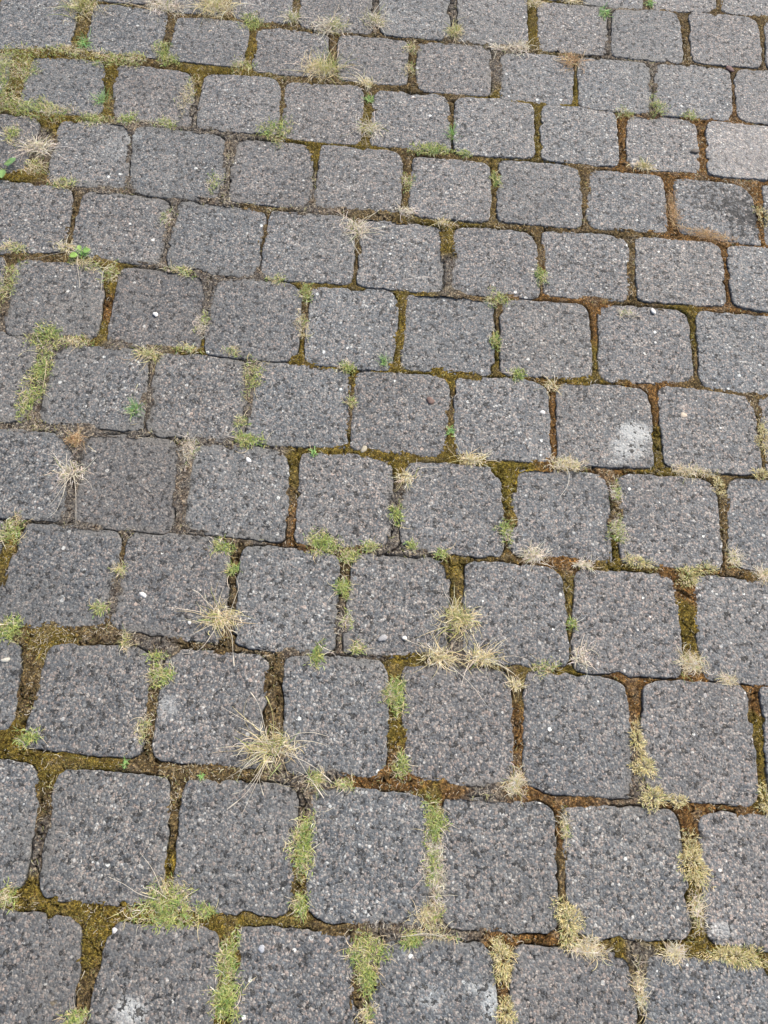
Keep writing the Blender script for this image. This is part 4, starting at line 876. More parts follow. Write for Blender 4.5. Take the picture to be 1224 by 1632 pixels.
# ------------------------------------------------------------------ materials
def nodes(name):
    m = bpy.data.materials.new(name); m.use_nodes = True
    t = m.node_tree; b = t.nodes['Principled BSDF']
    return m, t, b
def N(t, typ, **kw):
    n = t.nodes.new(typ)
    for k, v in kw.items():
        if k.startswith('i_'): n.inputs[k[2:].replace('_', ' ')].default_value = v
        else: setattr(n, k, v)
    return n
def ramp(t, stops, interp='LINEAR'):
    r = t.nodes.new('ShaderNodeValToRGB'); r.color_ramp.interpolation = interp
    e = r.color_ramp.elements
    while len(e) < len(stops): e.new(0.5)
    for k, (p, c) in enumerate(stops):
        e[k].position = p; e[k].color = (*c, 1) if len(c) == 3 else c
    return r
def mixc(t, mode='MIX', fac=None):
    n = t.nodes.new('ShaderNodeMix'); n.data_type = 'RGBA'; n.blend_type = mode
    if fac is not None: n.inputs[0].default_value = fac
    return n      # inputs 0 fac, 6 A, 7 B, output 2
def mth(t, op, a=None, b=None, clamp=False):
    n = t.nodes.new('ShaderNodeMath'); n.operation = op; n.use_clamp = clamp
    for k, v in ((0, a), (1, b)):
        if v is None: continue
        if isinstance(v, (int, float)): n.inputs[k].default_value = v
        else: t.links.new(v, n.inputs[k])
    return n.outputs[0]

def stone_material():
    m, t, b = nodes('exposed_aggregate_concrete'); L = t.links.new
    geo = N(t, 'ShaderNodeNewGeometry')
    P = geo.outputs['Position']
    # warp so that the gravel is irregular
    wn = N(t, 'ShaderNodeTexNoise', i_Scale=260.0, i_Detail=1.0); L(P, wn.inputs['Vector'])
    ws = N(t, 'ShaderNodeVectorMath', operation='SCALE'); ws.inputs['Scale'].default_value = 0.0022; L(wn.outputs['Color'], ws.inputs[0])
    wa = N(t, 'ShaderNodeVectorMath', operation='ADD'); L(P, wa.inputs[0]); L(ws.outputs[0], wa.inputs[1])
    PW = wa.outputs[0]
    v1 = N(t, 'ShaderNodeTexVoronoi', i_Scale=190.0); L(PW, v1.inputs['Vector'])
    v2 = N(t, 'ShaderNodeTexVoronoi', i_Scale=370.0); L(PW, v2.inputs['Vector'])
    v3 = N(t, 'ShaderNodeTexVoronoi', i_Scale=85.0); L(PW, v3.inputs['Vector'])
    s1 = N(t, 'ShaderNodeSeparateColor'); L(v1.outputs['Color'], s1.inputs[0])
    s2 = N(t, 'ShaderNodeSeparateColor'); L(v2.outputs['Color'], s2.inputs[0])
    s3 = N(t, 'ShaderNodeSeparateColor'); L(v3.outputs['Color'], s3.inputs[0])
    # patches with more pink or more slate gravel, and each stone has its own mix
    pn = N(t, 'ShaderNodeTexNoise', i_Scale=38.0, i_Detail=3.0); L(P, pn.inputs['Vector'])
    oi = N(t, 'ShaderNodeObjectInfo')
    shift = mth(t, 'ADD', mth(t, 'MULTIPLY', mth(t, 'SUBTRACT', pn.outputs[0], 0.5), 0.22), mth(t, 'MULTIPLY', mth(t, 'SUBTRACT', oi.outputs['Random'], 0.5), 0.10))
    sel = mth(t, 'ADD', s1.outputs[0], shift, True)
    pal = [(0.0, (.036, .041, .047)), (.14, (.055, .064, .075)), (.34, (.078, .088, .100)), (.48, (.116, .120, .124)),
           (.58, (.188, .158, .142)), (.69, (.280, .215, .182)), (.78, (.188, .192, .192)), (.86, (.34, .300, .265)), (.970, (.50, .48, .45))]
    r1 = ramp(t, pal, 'CONSTANT'); L(sel, r1.inputs[0])
    r2 = ramp(t, pal[:-1], 'CONSTANT'); L(mth(t, 'ADD', s2.outputs[1], mth(t, 'MULTIPLY', shift, 0.6), True), r2.inputs[0])
    # small grains sit between the larger ones
    gap = N(t, 'ShaderNodeMapRange'); gap.inputs['From Min'].default_value = 0.36; gap.inputs['From Max'].default_value = 0.56; L(v1.outputs['Distance'], gap.inputs[0])
    mx = mixc(t); L(mth(t, 'MULTIPLY', gap.outputs[0], 0.85), mx.inputs[0]); L(r1.outputs[0], mx.inputs[6]); L(r2.outputs[0], mx.inputs[7])
    # cement film
    gap2 = N(t, 'ShaderNodeMapRange'); gap2.inputs['From Min'].default_value = 0.42; gap2.inputs['From Max'].default_value = 0.7; L(v2.outputs['Distance'], gap2.inputs[0])
    mx2 = mixc(t); L(mth(t, 'MULTIPLY', gap2.outputs[0], 0.6), mx2.inputs[0]); L(mx.outputs[2], mx2.inputs[6]); mx2.inputs[7].default_value = (.045, .046, .047, 1)
    # rare larger pebbles, mostly white or pale
    big = mth(t, 'MULTIPLY', mth(t, 'GREATER_THAN', s3.outputs[0], 0.925), mth(t, 'LESS_THAN', v3.outputs['Distance'], mth(t, 'ADD', 0.12, mth(t, 'MULTIPLY', s3.outputs[2], 0.2))))
    rb = ramp(t, [(0, (.15, .16, .17)), (.22, (.33, .26, .22)), (.42, (.40, .39, .37)), (.78, (.55, .54, .51))], 'CONSTANT'); L(s3.outputs[1], rb.inputs[0])
    film = mixc(t, 'MIX', .19); L(mx2.outputs[2], film.inputs[6]); film.inputs[7].default_value = (.152, .144, .138, 1)      # weathering film softens the grains
    mx3 = mixc(t); L(big, mx3.inputs[0]); L(film.outputs[2], mx3.inputs[6]); L(rb.outputs[0], mx3.inputs[7])
    # grime: dust film in low frequency patches, soil near the joints
    gn = N(t, 'ShaderNodeTexNoise', i_Scale=9.0, i_Detail=4.0, i_Roughness=0.6); L(P, gn.inputs['Vector'])
    ad = N(t, 'ShaderNodeAttribute', attribute_name='dirt')
    gf = mth(t, 'MULTIPLY', ad.outputs['Fac'], mth(t, 'MULTIPLY', gn.outputs[0], 1.5), True)
    mx4 = mixc(t); L(gf, mx4.inputs[0]); L(mx3.outputs[2], mx4.inputs[6]); mx4.inputs[7].default_value = (.118, .111, .103, 1)
    # tone per stone, darker towards the left
    at = N(t, 'ShaderNodeAttribute', attribute_name='tone')
    cr = N(t, 'ShaderNodeMapRange'); cr.inputs['From Min'].default_value = .25; cr.inputs['From Max'].default_value = .75; cr.inputs['To Min'].default_value = .86; cr.inputs['To Max'].default_value = 1.14; L(gn.outputs[0], cr.inputs[0])
    tone = mth(t, 'MULTIPLY', at.outputs['Fac'], cr.outputs[0])
    tc = N(t, 'ShaderNodeCombineXYZ'); [L(tone, tc.inputs[k]) for k in range(3)]
    mx5 = mixc(t, 'MULTIPLY', 1.0); L(mx4.outputs[2], mx5.inputs[6]); L(tc.outputs[0], mx5.inputs[7])
    # lichen, black crust and tan stains with their own outline
    cur = mx5.outputs[2]
    ln = N(t, 'ShaderNodeTexNoise', i_Scale=75.0, i_Detail=6.0, i_Roughness=0.75); L(P, ln.inputs['Vector'])
    for nm, c, w_, sharp in (('white', (.40, .405, .40, 1), .68, .7), ('black', (.012, .012, .012, 1), .95, .2), ('tan', (.24, .19, .12, 1), .6, .6), ('dust', (.095, .096, .098, 1), .75, .6), ('pink', (.225, .200, .188, 1), .30, .8)):
        a = N(t, 'ShaderNodeAttribute', attribute_name=nm)
        k = mth(t, 'SUBTRACT', a.outputs['Fac'], mth(t, 'ADD', mth(t, 'MULTIPLY', mth(t, 'SUBTRACT', ln.outputs[0], .5), 6.0 if nm == 'black' else 2.8), mth(t, 'ADD', .42, mth(t, 'MULTIPLY', mth(t, 'SUBTRACT', s1.outputs[1], .5), 1.1 if nm == 'black' else .4))))
        mr = N(t, 'ShaderNodeMapRange'); mr.inputs['From Min'].default_value = 0.0; mr.inputs['From Max'].default_value = sharp; L(k, mr.inputs[0])
        mk = mixc(t); L(mth(t, 'MULTIPLY', mr.outputs[0], w_), mk.inputs[0]); L(cur, mk.inputs[6]); mk.inputs[7].default_value = c
        cur = mk.outputs[2]
    tint = ramp(t, [(0, (.93, 1.0, 1.01)), (.4, (.96, 1.0, .99)), (.7, (.99, 1.0, .97)), (1, (.96, 1.0, .98))]); rn2 = mth(t, 'FRACT', mth(t, 'MULTIPLY', oi.outputs['Random'], 7.31)); L(rn2, tint.inputs[0])
    mt = mixc(t, 'MULTIPLY', 1.0); L(cur, mt.inputs[6]); L(tint.outputs[0], mt.inputs[7]); cur = mt.outputs[2]
    L(cur, b.inputs['Base Color'])
    rr = N(t, 'ShaderNodeMapRange'); rr.inputs['To Min'].default_value = .55; rr.inputs['To Max'].default_value = .9; L(s1.outputs[2], rr.inputs[0])
    L(rr.outputs[0], b.inputs['Roughness']); b.inputs['Specular IOR Level'].default_value = 0.45
    # relief
    h1 = mth(t, 'SUBTRACT', 1.0, mth(t, 'POWER', v1.outputs['Distance'], 1.6))
    h2 = mth(t, 'MULTIPLY', mth(t, 'SUBTRACT', 1.0, v2.outputs['Distance']), 0.45)
    hh = mth(t, 'ADD', mth(t, 'ADD', h1, h2), mth(t, 'MULTIPLY', s1.outputs[1], 0.18))
    bp = N(t, 'ShaderNodeBump'); bp.inputs['Strength'].default_value = 0.8; bp.inputs['Distance'].default_value = 0.0022; L(hh, bp.inputs['Height'])
    L(bp.outputs[0], b.inputs['Normal'])
    return m

def ground_material():
    m, t, b = nodes('joint_soil_and_moss'); L = t.links.new
    geo = N(t, 'ShaderNodeNewGeometry'); P = geo.outputs['Position']
    a = N(t, 'ShaderNodeAttribute', attribute_name='Col')
    n1 = N(t, 'ShaderNodeTexNoise', i_Scale=420.0, i_Detail=3.0, i_Roughness=0.7); L(P, n1.inputs['Vector'])
    r = ramp(t, [(.30, (.25, .25, .25)), (.5, (1, 1, 1)), (.70, (2.1, 2.0, 1.8))]); L(n1.outputs[0], r.inputs[0])
    mx0 = mixc(t, 'MULTIPLY', 1.0); L(a.outputs['Color'], mx0.inputs[6]); L(r.outputs[0], mx0.inputs[7])
    n2 = N(t, 'ShaderNodeTexNoise', i_Scale=120.0, i_Detail=3.0, i_Roughness=0.65); L(P, n2.inputs['Vector'])
    r2 = ramp(t, [(.32, (.62, .50, .40)), (.5, (1, 1, 1)), (.68, (1.35, 1.3, 1.15))]); L(n2.outputs[0], r2.inputs[0])
    mx = mixc(t, 'MULTIPLY', 1.0); L(mx0.outputs[2], mx.inputs[6]); L(r2.outputs[0], mx.inputs[7])
    v = N(t, 'ShaderNodeTexVoronoi', i_Scale=330.0); L(P, v.inputs['Vector'])
    s = N(t, 'ShaderNodeSeparateColor'); L(v.outputs['Color'], s.inputs[0])
    grit = mth(t, 'MULTIPLY', mth(t, 'GREATER_THAN', s.outputs[0], .93), mth(t, 'LESS_THAN', v.outputs['Distance'], .3))
    gr_ = ramp(t, [(0, (.35, .33, .32)), (.35, (.75, .75, .75)), (.65, (1.1, 1.1, 1.05)), (.85, (1.9, 1.8, 1.6))], 'CONSTANT'); L(s.outputs[1], gr_.inputs[0])
    mgr = mixc(t, 'MULTIPLY', .8); L(mx.outputs[2], mgr.inputs[6]); L(gr_.outputs[0], mgr.inputs[7])
    mg = mixc(t); L(grit, mg.inputs[0]); L(mgr.outputs[2], mg.inputs[6]); mg.inputs[7].default_value = (.33, .30, .24, 1)
    L(mg.outputs[2], b.inputs['Base Color']); b.inputs['Roughness'].default_value = .95; b.inputs['Specular IOR Level'].default_value = .15
    bp = N(t, 'ShaderNodeBump'); bp.inputs['Strength'].default_value = 1.0; bp.inputs['Distance'].default_value = .005; L(n1.outputs[0], bp.inputs['Height'])
    L(bp.outputs[0], b.inputs['Normal'])
    return m

def plant_material(name, trans=0.25, rough=.6):
    m, t, b = nodes(name); L = t.links.new
    a = N(t, 'ShaderNodeAttribute', attribute_name='Col')
    L(a.outputs['Color'], b.inputs['Base Color']); b.inputs['Roughness'].default_value = rough; b.inputs['Specular IOR Level'].default_value = .3
    tr = N(t, 'ShaderNodeBsdfTranslucent'); L(a.outputs['Color'], tr.inputs['Color'])
    ms = N(t, 'ShaderNodeMixShader'); ms.inputs[0].default_value = trans
    o = t.nodes['Material Output']
    L(b.outputs[0], ms.inputs[1]); L(tr.outputs[0], ms.inputs[2]); L(ms.outputs[0], o.inputs['Surface'])
    return m

def pebble_material():
    m, t, b = nodes('pebble'); L = t.links.new
    a = N(t, 'ShaderNodeAttribute', attribute_name='Col')
    n = N(t, 'ShaderNodeTexNoise', i_Scale=700.0, i_Detail=3.0); geo = N(t, 'ShaderNodeNewGeometry'); L(geo.outputs['Position'], n.inputs['Vector'])
    r = ramp(t, [(.3, (.7, .7, .68)), (.7, (1.1, 1.1, 1.1))]); L(n.outputs[0], r.inputs[0])
    mx = mixc(t, 'MULTIPLY', 1.0); L(a.outputs['Color'], mx.inputs[6]); L(r.outputs[0], mx.inputs[7]); L(mx.outputs[2], b.inputs['Base Color'])
    b.inputs['Roughness'].default_value = .7
    bp = N(t, 'ShaderNodeBump'); bp.inputs['Strength'].default_value = .5; bp.inputs['Distance'].default_value = .001; L(n.outputs[0], bp.inputs['Height']); L(bp.outputs[0], b.inputs['Normal'])
    return m

M_STONE = stone_material(); M_GROUND = ground_material()
M_DRY = plant_material('dry_straw', .2); M_GREEN = plant_material('green_leaf', .35, .5); M_MOSS = plant_material('moss', .2, .8)
M_PEB = pebble_material()

# ------------------------------------------------------------------ paving stones
def outline(q, n, npt, rng, wob=0.0011, seed=0):
    """rounded outline of a four-cornered stone: unit square superellipse mapped onto the corners"""
    th = np.linspace(0, 2 * np.pi, 2400, endpoint=False)
    c, s = np.cos(th), np.sin(th)
    n = np.where(s >= 0, np.where(c >= 0, n[0], n[1]), np.where(c < 0, n[2], n[3]))      # each corner worn differently
    x = np.sign(c) * np.abs(c) ** (2 / n); y = np.sign(s) * np.abs(s) ** (2 / n)
    seg = np.hypot(np.diff(np.r_[x, x[0]]), np.diff(np.r_[y, y[0]])); cum = np.r_[0, np.cumsum(seg)]
    tt = np.linspace(0, cum[-1], npt, endpoint=False)
    ux = np.interp(tt, cum, np.r_[x, x[0]]); uy = np.interp(tt, cum, np.r_[y, y[0]])
    return ux, uy
def bil(q, ux, uy):
    u = (ux + 1) / 2; v = (uy + 1) / 2            # v = 0 bottom edge, 1 top edge
    q = np.asarray(q)
    return ((q[3][None] * (1 - u)[:, None] + q[2][None] * u[:, None]) * (1 - v)[:, None]
            + (q[0][None] * (1 - u)[:, None] + q[1][None] * u[:, None]) * v[:, None])

TYPE_COL = {'o': (.118, .090, .020), 'b': (.104, .078, .040), 'r': (.132, .077, .030), 's': (.122, .114, .105), 'y': (.135, .108, .020)}
TYPE_LVL = {'o': -.0006, 'b': -.0006, 'r': -.0012, 's': .0016, 'y': .0}
TYPE_MOSS = {'o': 1.0, 'b': .45, 'r': .35, 's': .05, 'y': 1.0}
CP = np.array([(x, y) for x, y, k in JOINTS]); CC = np.array([TYPE_COL[k] for x, y, k in JOINTS]); CM = np.array([TYPE_MOSS[k] for x, y, k in JOINTS]); CL = np.array([TYPE_LVL[k] for x, y, k in JOINTS])
CS = np.array([float(k == 's') for x, y, k in JOINTS])
def dusty(x, y):
    """how far the nearest joint is filled with dry grey dust instead of moss"""
    d2 = (x[:, None] - CP[None, :, 0]) ** 2 + (y[:, None] - CP[None, :, 1]) ** 2
    w_ = 1 / (d2 + 1e-4) ** 2.2; w_ /= w_.sum(1, keepdims=True)
    return w_ @ CS
pavement = bpy.data.objects.new('pavement', None); col.objects.link(pavement); pavement['kind'] = 'structure'
POLYS = []
SEAM = .0026
def poly_dist(P, poly):
    a = poly; b = np.roll(poly, -1, 0); e = b - a
    t_ = np.clip(((P[:, None] - a[None]) * e[None]).sum(2) / ((e * e).sum(1)[None] + 1e-12), 0, 1)
    d_ = np.linalg.norm(P[:, None] - a[None] - t_[..., None] * e[None], axis=2).min(1)
    cr = ((a[None, :, 1] > P[:, None, 1]) != (b[None, :, 1] > P[:, None, 1])) & (P[:, None, 0] < e[None, :, 0] * (P[:, None, 1] - a[None, :, 1]) / np.where(np.abs(e[:, 1]) < 1e-12, 1e-12, e[:, 1])[None] + a[None, :, 0])
    return d_, cr.sum(1) % 2 == 1
def make_stone(q, seed, fine=True, tone=1.0, dirtk=1.0):
    q = np.array(q, float).reshape(4, 2)
    rng = np.random.default_rng(seed)
    cen = q.mean(0); n = (rng.uniform(5, 8.5), rng.uniform(7, 15), rng.uniform(6.5, 13), rng.uniform(7, 14))
    npt = 168 if fine else 56
    ux, uy = outline(q, n, npt, rng)
    half = np.linalg.norm(q[1] - q[0]) / 2
    p0 = bil(q, ux, uy)
    # low waves and worn nicks along the edge
    d = p0 - cen; L_ = np.linalg.norm(d, axis=1, keepdims=True); dn = d / L_
    wob = .0025 + (fbm(p0[:, 0] * 45, p0[:, 1] * 45, 11, 2) - .5) * .0066 - .0065 * sstep(.80, .93, vnoise(p0[:, 0] * 38, p0[:, 1] * 38, 13)) + (vnoise(p0[:, 0] * 150, p0[:, 1] * 150, 3) - .5) * .0036
    p0 = p0 + dn * wob[:, None]
    # neighbours never touch: a thin seam stays open between any two stones
    for pq in POLYS:
        if np.hypot(*(pq.mean(0) - cen)) > .34: continue
        for _ in range(2):
            dd, ins_ = poly_dist(p0, pq[::2] if len(pq) > 100 else pq)
            sd = np.where(ins_, -dd, dd)
            mv = np.clip(SEAM - sd, 0, .03)
            p0 = p0 - dn * mv[:, None]
    POLYS.append(p0)
    rad = rng.uniform(.0016, .0030)
    h0 = rng.normal(0, .0011); tx, ty = rng.normal(0, .007, 2)
    prof = [(-.0005, -.045), (0, -.016), (0.0, -rad * 1.15), (.12 * rad, -.62 * rad), (.36 * rad, -.30 * rad), (.75 * rad, -.09 * rad), (1.3 * rad, -.01 * rad)]
    rings = []; zz = []; edge = []
    for o, z in prof:
        k = 1 - o / half
        rings.append(cen + (p0 - cen) * k); zz.append(np.full(npt, z)); edge.append(np.full(npt, o))
    if not fine: rings, zz, edge = rings[1::2], zz[1::2], edge[1::2]
    s0 = 1 - 1.3 * rad / half
    inner = [.93, .87, .80, .73, .65, .57, .49, .41, .33, .25, .17, .09] if fine else [.6, .25]
    for s in inner:
        s_ = s0 * s
        # rings turn from the worn outline to a round one towards the middle
        rings.append(cen + (p0 - cen) * s_); zz.append(np.zeros(npt)); edge.append(np.full(npt, (1 - s_) * half))
    XY = np.concatenate(rings + [cen[None]]); Z = np.concatenate(zz + [np.zeros(1)]); ed = np.concatenate(edge + [np.array([half])])
    up = sstep(-.012, -.001, Z)
    r = np.clip(1 - ed / half, 0, 1)
    Z = Z + up * ((fbm(XY[:, 0] * 28, XY[:, 1] * 28, 21, 3) - .5) * .0032 + (vnoise(XY[:, 0] * 230, XY[:, 1] * 230, 31) - .5) * .0011
                  - .0011 * r ** 4 + (XY[:, 0] - cen[0]) * tx + (XY[:, 1] - cen[1]) * ty) + h0 * up
    nr = len(rings)
    idx = np.arange(nr * npt).reshape(nr, npt)
    a = idx[:-1]; b = idx[1:]
    F = np.stack([a, np.roll(a, -1, 1), np.roll(b, -1, 1), b], -1).reshape(-1, 4)
    last = idx[-1]; C = nr * npt
    Ft = np.stack([last, np.roll(last, -1), np.full(npt, C), np.full(npt, C)], -1)
    V = np.c_[XY - cen, Z]
    # centre fan as triangles: build with a separate triangle list
    T = np.concatenate([F[:, [0, 1, 2]], F[:, [0, 2, 3]], Ft[:, :3]])
    at = {}
    if fine:
        dirt = (1 - sstep(.0, .022, ed)) * .9 * fbm(XY[:, 0] * 25, XY[:, 1] * 25, 41, 3) * (.25 + 1.9 * dusty(XY[:, 0], XY[:, 1])) + .5 * (dirtk - .55) * sstep(.38, .72, fbm(XY[:, 0] * 6, XY[:, 1] * 6, 43, 3))
        at['dirt'] = dirt
        for nm, kd in (('white', 'w'), ('black', 'k'), ('tan', 't'), ('dust', 'd'), ('pink', 'p')):
            v = np.zeros(len(XY))
            for (sx, sy, srx, sry, st, kk) in SPOTS:
                if kk == kd:
                    e = np.hypot((XY[:, 0] - sx) / srx, (XY[:, 1] - sy) / sry)
                    v = np.maximum(v, st * (1 - sstep(.35, 1.35, e)))
            at[nm] = v
    at['tone'] = np.full(len(XY), tone * rng.uniform(.955, 1.045))
    me = mesh_np('paving_stone', V, T, attrs=at)
    return add('paving_stone', me, M_STONE, pavement, (cen[0], cen[1], 0))
for k, (q, tone, dk) in enumerate(STONES): make_stone(q, 100 + k, True, tone, dk)
N_FINE = len(POLYS)
for k, q in enumerate(EXTRA): make_stone(q, 900 + k, False)

# ------------------------------------------------------------------ ground: bed under the stones with the filled joints
def sdist(X, Y, polys, margin):
    """distance to the nearest stone outline, negative inside a stone"""
    D = np.full(X.shape, margin)
    xs = X[0]; ys = Y[:, 0]
    for p in polys:
        i0, i1 = np.searchsorted(xs, [p[:, 0].min() - margin, p[:, 0].max() + margin])
        j0, j1 = np.searchsorted(ys, [p[:, 1].min() - margin, p[:, 1].max() + margin])
        if i1 <= i0 or j1 <= j0: continue
        pp = p[::2] if len(p) > 100 else p
        x = X[j0:j1, i0:i1].ravel(); y = Y[j0:j1, i0:i1].ravel()
        a = pp; b = np.roll(pp, -1, 0)
        best = np.full(x.shape, 1e9); ins = np.zeros(x.shape, bool)
        for (ax, ay), (bx, by) in zip(a, b):
            ex, ey = bx - ax, by - ay
            t = np.clip(((x - ax) * ex + (y - ay) * ey) / (ex * ex + ey * ey + 1e-12), 0, 1)
            best = np.minimum(best, (x - ax - t * ex) ** 2 + (y - ay - t * ey) ** 2)
            c = ((ay > y) != (by > y)) & (x < ex * (y - ay) / (ey if abs(ey) > 1e-12 else 1e-12) + ax)
            ins ^= c
        d = np.sqrt(best); d[ins] *= -1
        D[j0:j1, i0:i1] = np.minimum(D[j0:j1, i0:i1], d.reshape(j1 - j0, i1 - i0))
    return D
def joint_look(x, y):
    jx = x + (fbm(x * 30, y * 30, 71, 2) - .5) * .05; jy = y + (fbm(x * 30, y * 30, 72, 2) - .5) * .05
    cols = np.zeros((len(x), 3)); ms = np.zeros(len(x)); lv = np.zeros(len(x))
    for s in range(0, len(x), 20000):
        d2 = (jx[s:s + 20000, None] - CP[None, :, 0]) ** 2 + (jy[s:s + 20000, None] - CP[None, :, 1]) ** 2
        wgt = 1 / (d2 + 1e-4) ** 2.2; wgt /= wgt.sum(1, keepdims=True)
        cols[s:s + 20000] = wgt @ CC; ms[s:s + 20000] = wgt @ CM; lv[s:s + 20000] = wgt @ CL
    return cols, ms, lv
def joint_height(x, y, d, ms, lv):
    lvl = -.0016 + (fbm(x * 14, y * 14, 51, 3) - .5) * .0050 + lv
    dome = sstep(.0, .011, d) * .0018 * (.4 + ms)
    f1, f2, cid = worley(x * 24 + fbm(x * 55, y * 55, 61, 3) * .9, y * 24 + fbm(x * 55, y * 55, 62, 3) * .9, 63)
    crk = 1 - sstep(.012, .045, f2 - f1)
    crk = crk * sstep(.34, .42, vnoise(x * 15, y * 15, 64) - .08 * ms)
    gap = (1 - sstep(.0002, .0026, d)) * sstep(.47, .58, vnoise(x * 24, y * 24, 65))
    z = lvl + dome + (cid - .5) * .0014 - .012 * crk - .011 * gap
    z += (vnoise(x * 320, y * 320, 66) - .5) * .0026 + (vnoise(x * 130, y * 130, 67) - .5) * .0016
    return z, np.maximum(crk, gap)
def grid_mesh(x0, x1, y0, y1, step, polys, keep_out=None, rich=True):
    xs = np.arange(x0, x1 + step * .5, step); ys = np.arange(y0, y1 + step * .5, step)
    X, Y = np.meshgrid(xs, ys)
    D = sdist(X, Y, polys, .03)
    ok = D > -max(.005, step)
    cell = ok[:-1, :-1] | ok[1:, :-1] | ok[:-1, 1:] | ok[1:, 1:]
    for ko in (keep_out or ()):
        cx = (X[:-1, :-1] + X[1:, 1:]) / 2; cy = (Y[:-1, :-1] + Y[1:, 1:]) / 2
        cell &= ~((cx > ko[0]) & (cx < ko[1]) & (cy > ko[2]) & (cy < ko[3]))
    use = np.zeros(X.shape, bool)
    use[:-1, :-1] |= cell; use[1:, :-1] |= cell; use[:-1, 1:] |= cell; use[1:, 1:] |= cell
    ids = np.full(X.shape, -1); ids[use] = np.arange(use.sum())
    x = X[use]; y = Y[use]; d = D[use]
    c, ms, lv = joint_look(x, y)
    z, crk = joint_height(x, y, d, ms, lv)
    # soil is lighter where it has dried, and the whole fill is mottled at random
    v = .75 + .5 * fbm(x * 70, y * 70, 81, 3)
    c = c * v[:, None]
    dry = sstep(.55, .72, fbm(x * 40, y * 40, 82, 3)) * (1 - .6 * ms)
    c = c * (1 - .55 * dry[:, None]) + np.array([.17, .14, .105]) * .55 * dry[:, None]
    J, I = np.nonzero(cell)
    F = np.stack([ids[J, I], ids[J, I + 1], ids[J + 1, I + 1], ids[J + 1, I]], -1)
    return np.c_[x, y, z], F, c, d, ms, crk
A_ = grid_mesh(*RECT_NEAR, .0015, POLYS); B2 = grid_mesh(*RECT, .0024, POLYS)
nA = len(A_[0])
GV, GC, GD, GM, GK = [np.concatenate([A_[k], B2[k]]) for k in (0, 2, 3, 4, 5)]; GF = np.concatenate([A_[1], B2[1] + nA])
allp = np.concatenate(POLYS)
ox0, ox1, oy0, oy1 = allp[:, 0].min() - .1, allp[:, 0].max() + .1, allp[:, 1].min() - .1, allp[:, 1].max() + .1
CV, CF, CCo, *_ = grid_mesh(ox0, ox1, oy0, oy1, .012, POLYS, keep_out=(RECT, RECT_NEAR))
# far ground in four sheets round the paving
FARV = []; FARF = []
B_ = 60.0
for (a, b_, c_, d_) in ((-B_, ox0, -B_, B_), (ox1, B_, -B_, B_), (ox0, ox1, -B_, oy0), (ox0, ox1, oy1, B_)):
    k = len(FARV); FARV += [(a, c_, -.006), (b_, c_, -.006), (b_, d_, -.006), (a, d_, -.006)]; FARF.append((k, k + 1, k + 2, k + 3))
V = np.concatenate([GV, CV, np.array(FARV)]); F = np.concatenate([GF, CF + len(GV), np.array(FARF) + len(GV) + len(CV)])
Cc = np.concatenate([GC, CCo, np.tile([[.09, .075, .045]], (len(FARV), 1))])
g = add('ground', mesh_np('ground', V, F, cols=Cc), M_GROUND); g['kind'] = 'structure'

# ------------------------------------------------------------------ blades
class Blades:
    def __init__(s): s.V = []; s.F = []; s.C = []; s.n = 0
    def blade(s, base, az, length, lift, droop, width, color, tipcol=None, segs=5, twist=0.0, curl=0.0, rng=None):
        """ribbon that leaves base towards az, rises with lift (rad) and droops"""
        p = np.array(base, float); el = lift; a = az; st = length / segs
        tw = twist
        for k in range(segs + 1):
            t = k / segs
            wd = width * (1 - t) ** .6 * (.75 + .5 * t) if k < segs else width * .12
            side = np.array([-math.sin(a + tw), math.cos(a + tw), .35 * math.sin(tw * 3)])
            s.V.append(p - side * wd / 2); s.V.append(p + side * wd / 2)
            c = np.array(color) if tipcol is None else np.array(color) * (1 - t) + np.array(tipcol) * t
            s.C.append(c); s.C.append(c)
            p = p + np.array([math.cos(a) * math.cos(el), math.sin(a) * math.cos(el), math.sin(el)]) * st
            el -= droop / segs; a += curl / segs
            if p[2] < .0016: p[2] = .0016 + .0006 * ((k * 7 + s.n) % 5) / 5; el = max(el, -.05)
        b = s.n
        for k in range(segs): s.F.append((b + 2 * k, b + 2 * k + 1, b + 2 * k + 3, b + 2 * k + 2))
        s.n += 2 * (segs + 1)
    def build(s, name, mat, parent=None, loc=(0, 0, 0)):
        o = add(name, mesh_np(name, np.array(s.V), np.array(s.F), cols=np.array(s.C)), mat, parent, loc)
        if parent is not None and name != 'stem': o['kind'] = 'stuff'      # blades too fine to pick apart
        return o
def jit(rng, c, k=.18):
    return np.clip(np.array(c) * rng.uniform(1 - k, 1 + k) * rng.uniform(.93, 1.07, 3), 0, .95)
STRAW = [(.62, .53, .32), (.68, .60, .41), (.54, .44, .23), (.72, .66, .52), (.57, .49, .25)]
BLEACH = [(.62, .56, .44), (.68, .63, .54), (.55, .48, .34)]
GREEN = [(.27, .33, .07), (.34, .38, .10), (.20, .29, .07), (.44, .44, .15), (.30, .36, .14)]
MOSSY = [(.64, .54, .26), (.70, .61, .33), (.56, .47, .21), (.74, .67, .44)]
RUSTY = [(.34, .20, .09), (.45, .30, .15), (.55, .42, .25)]

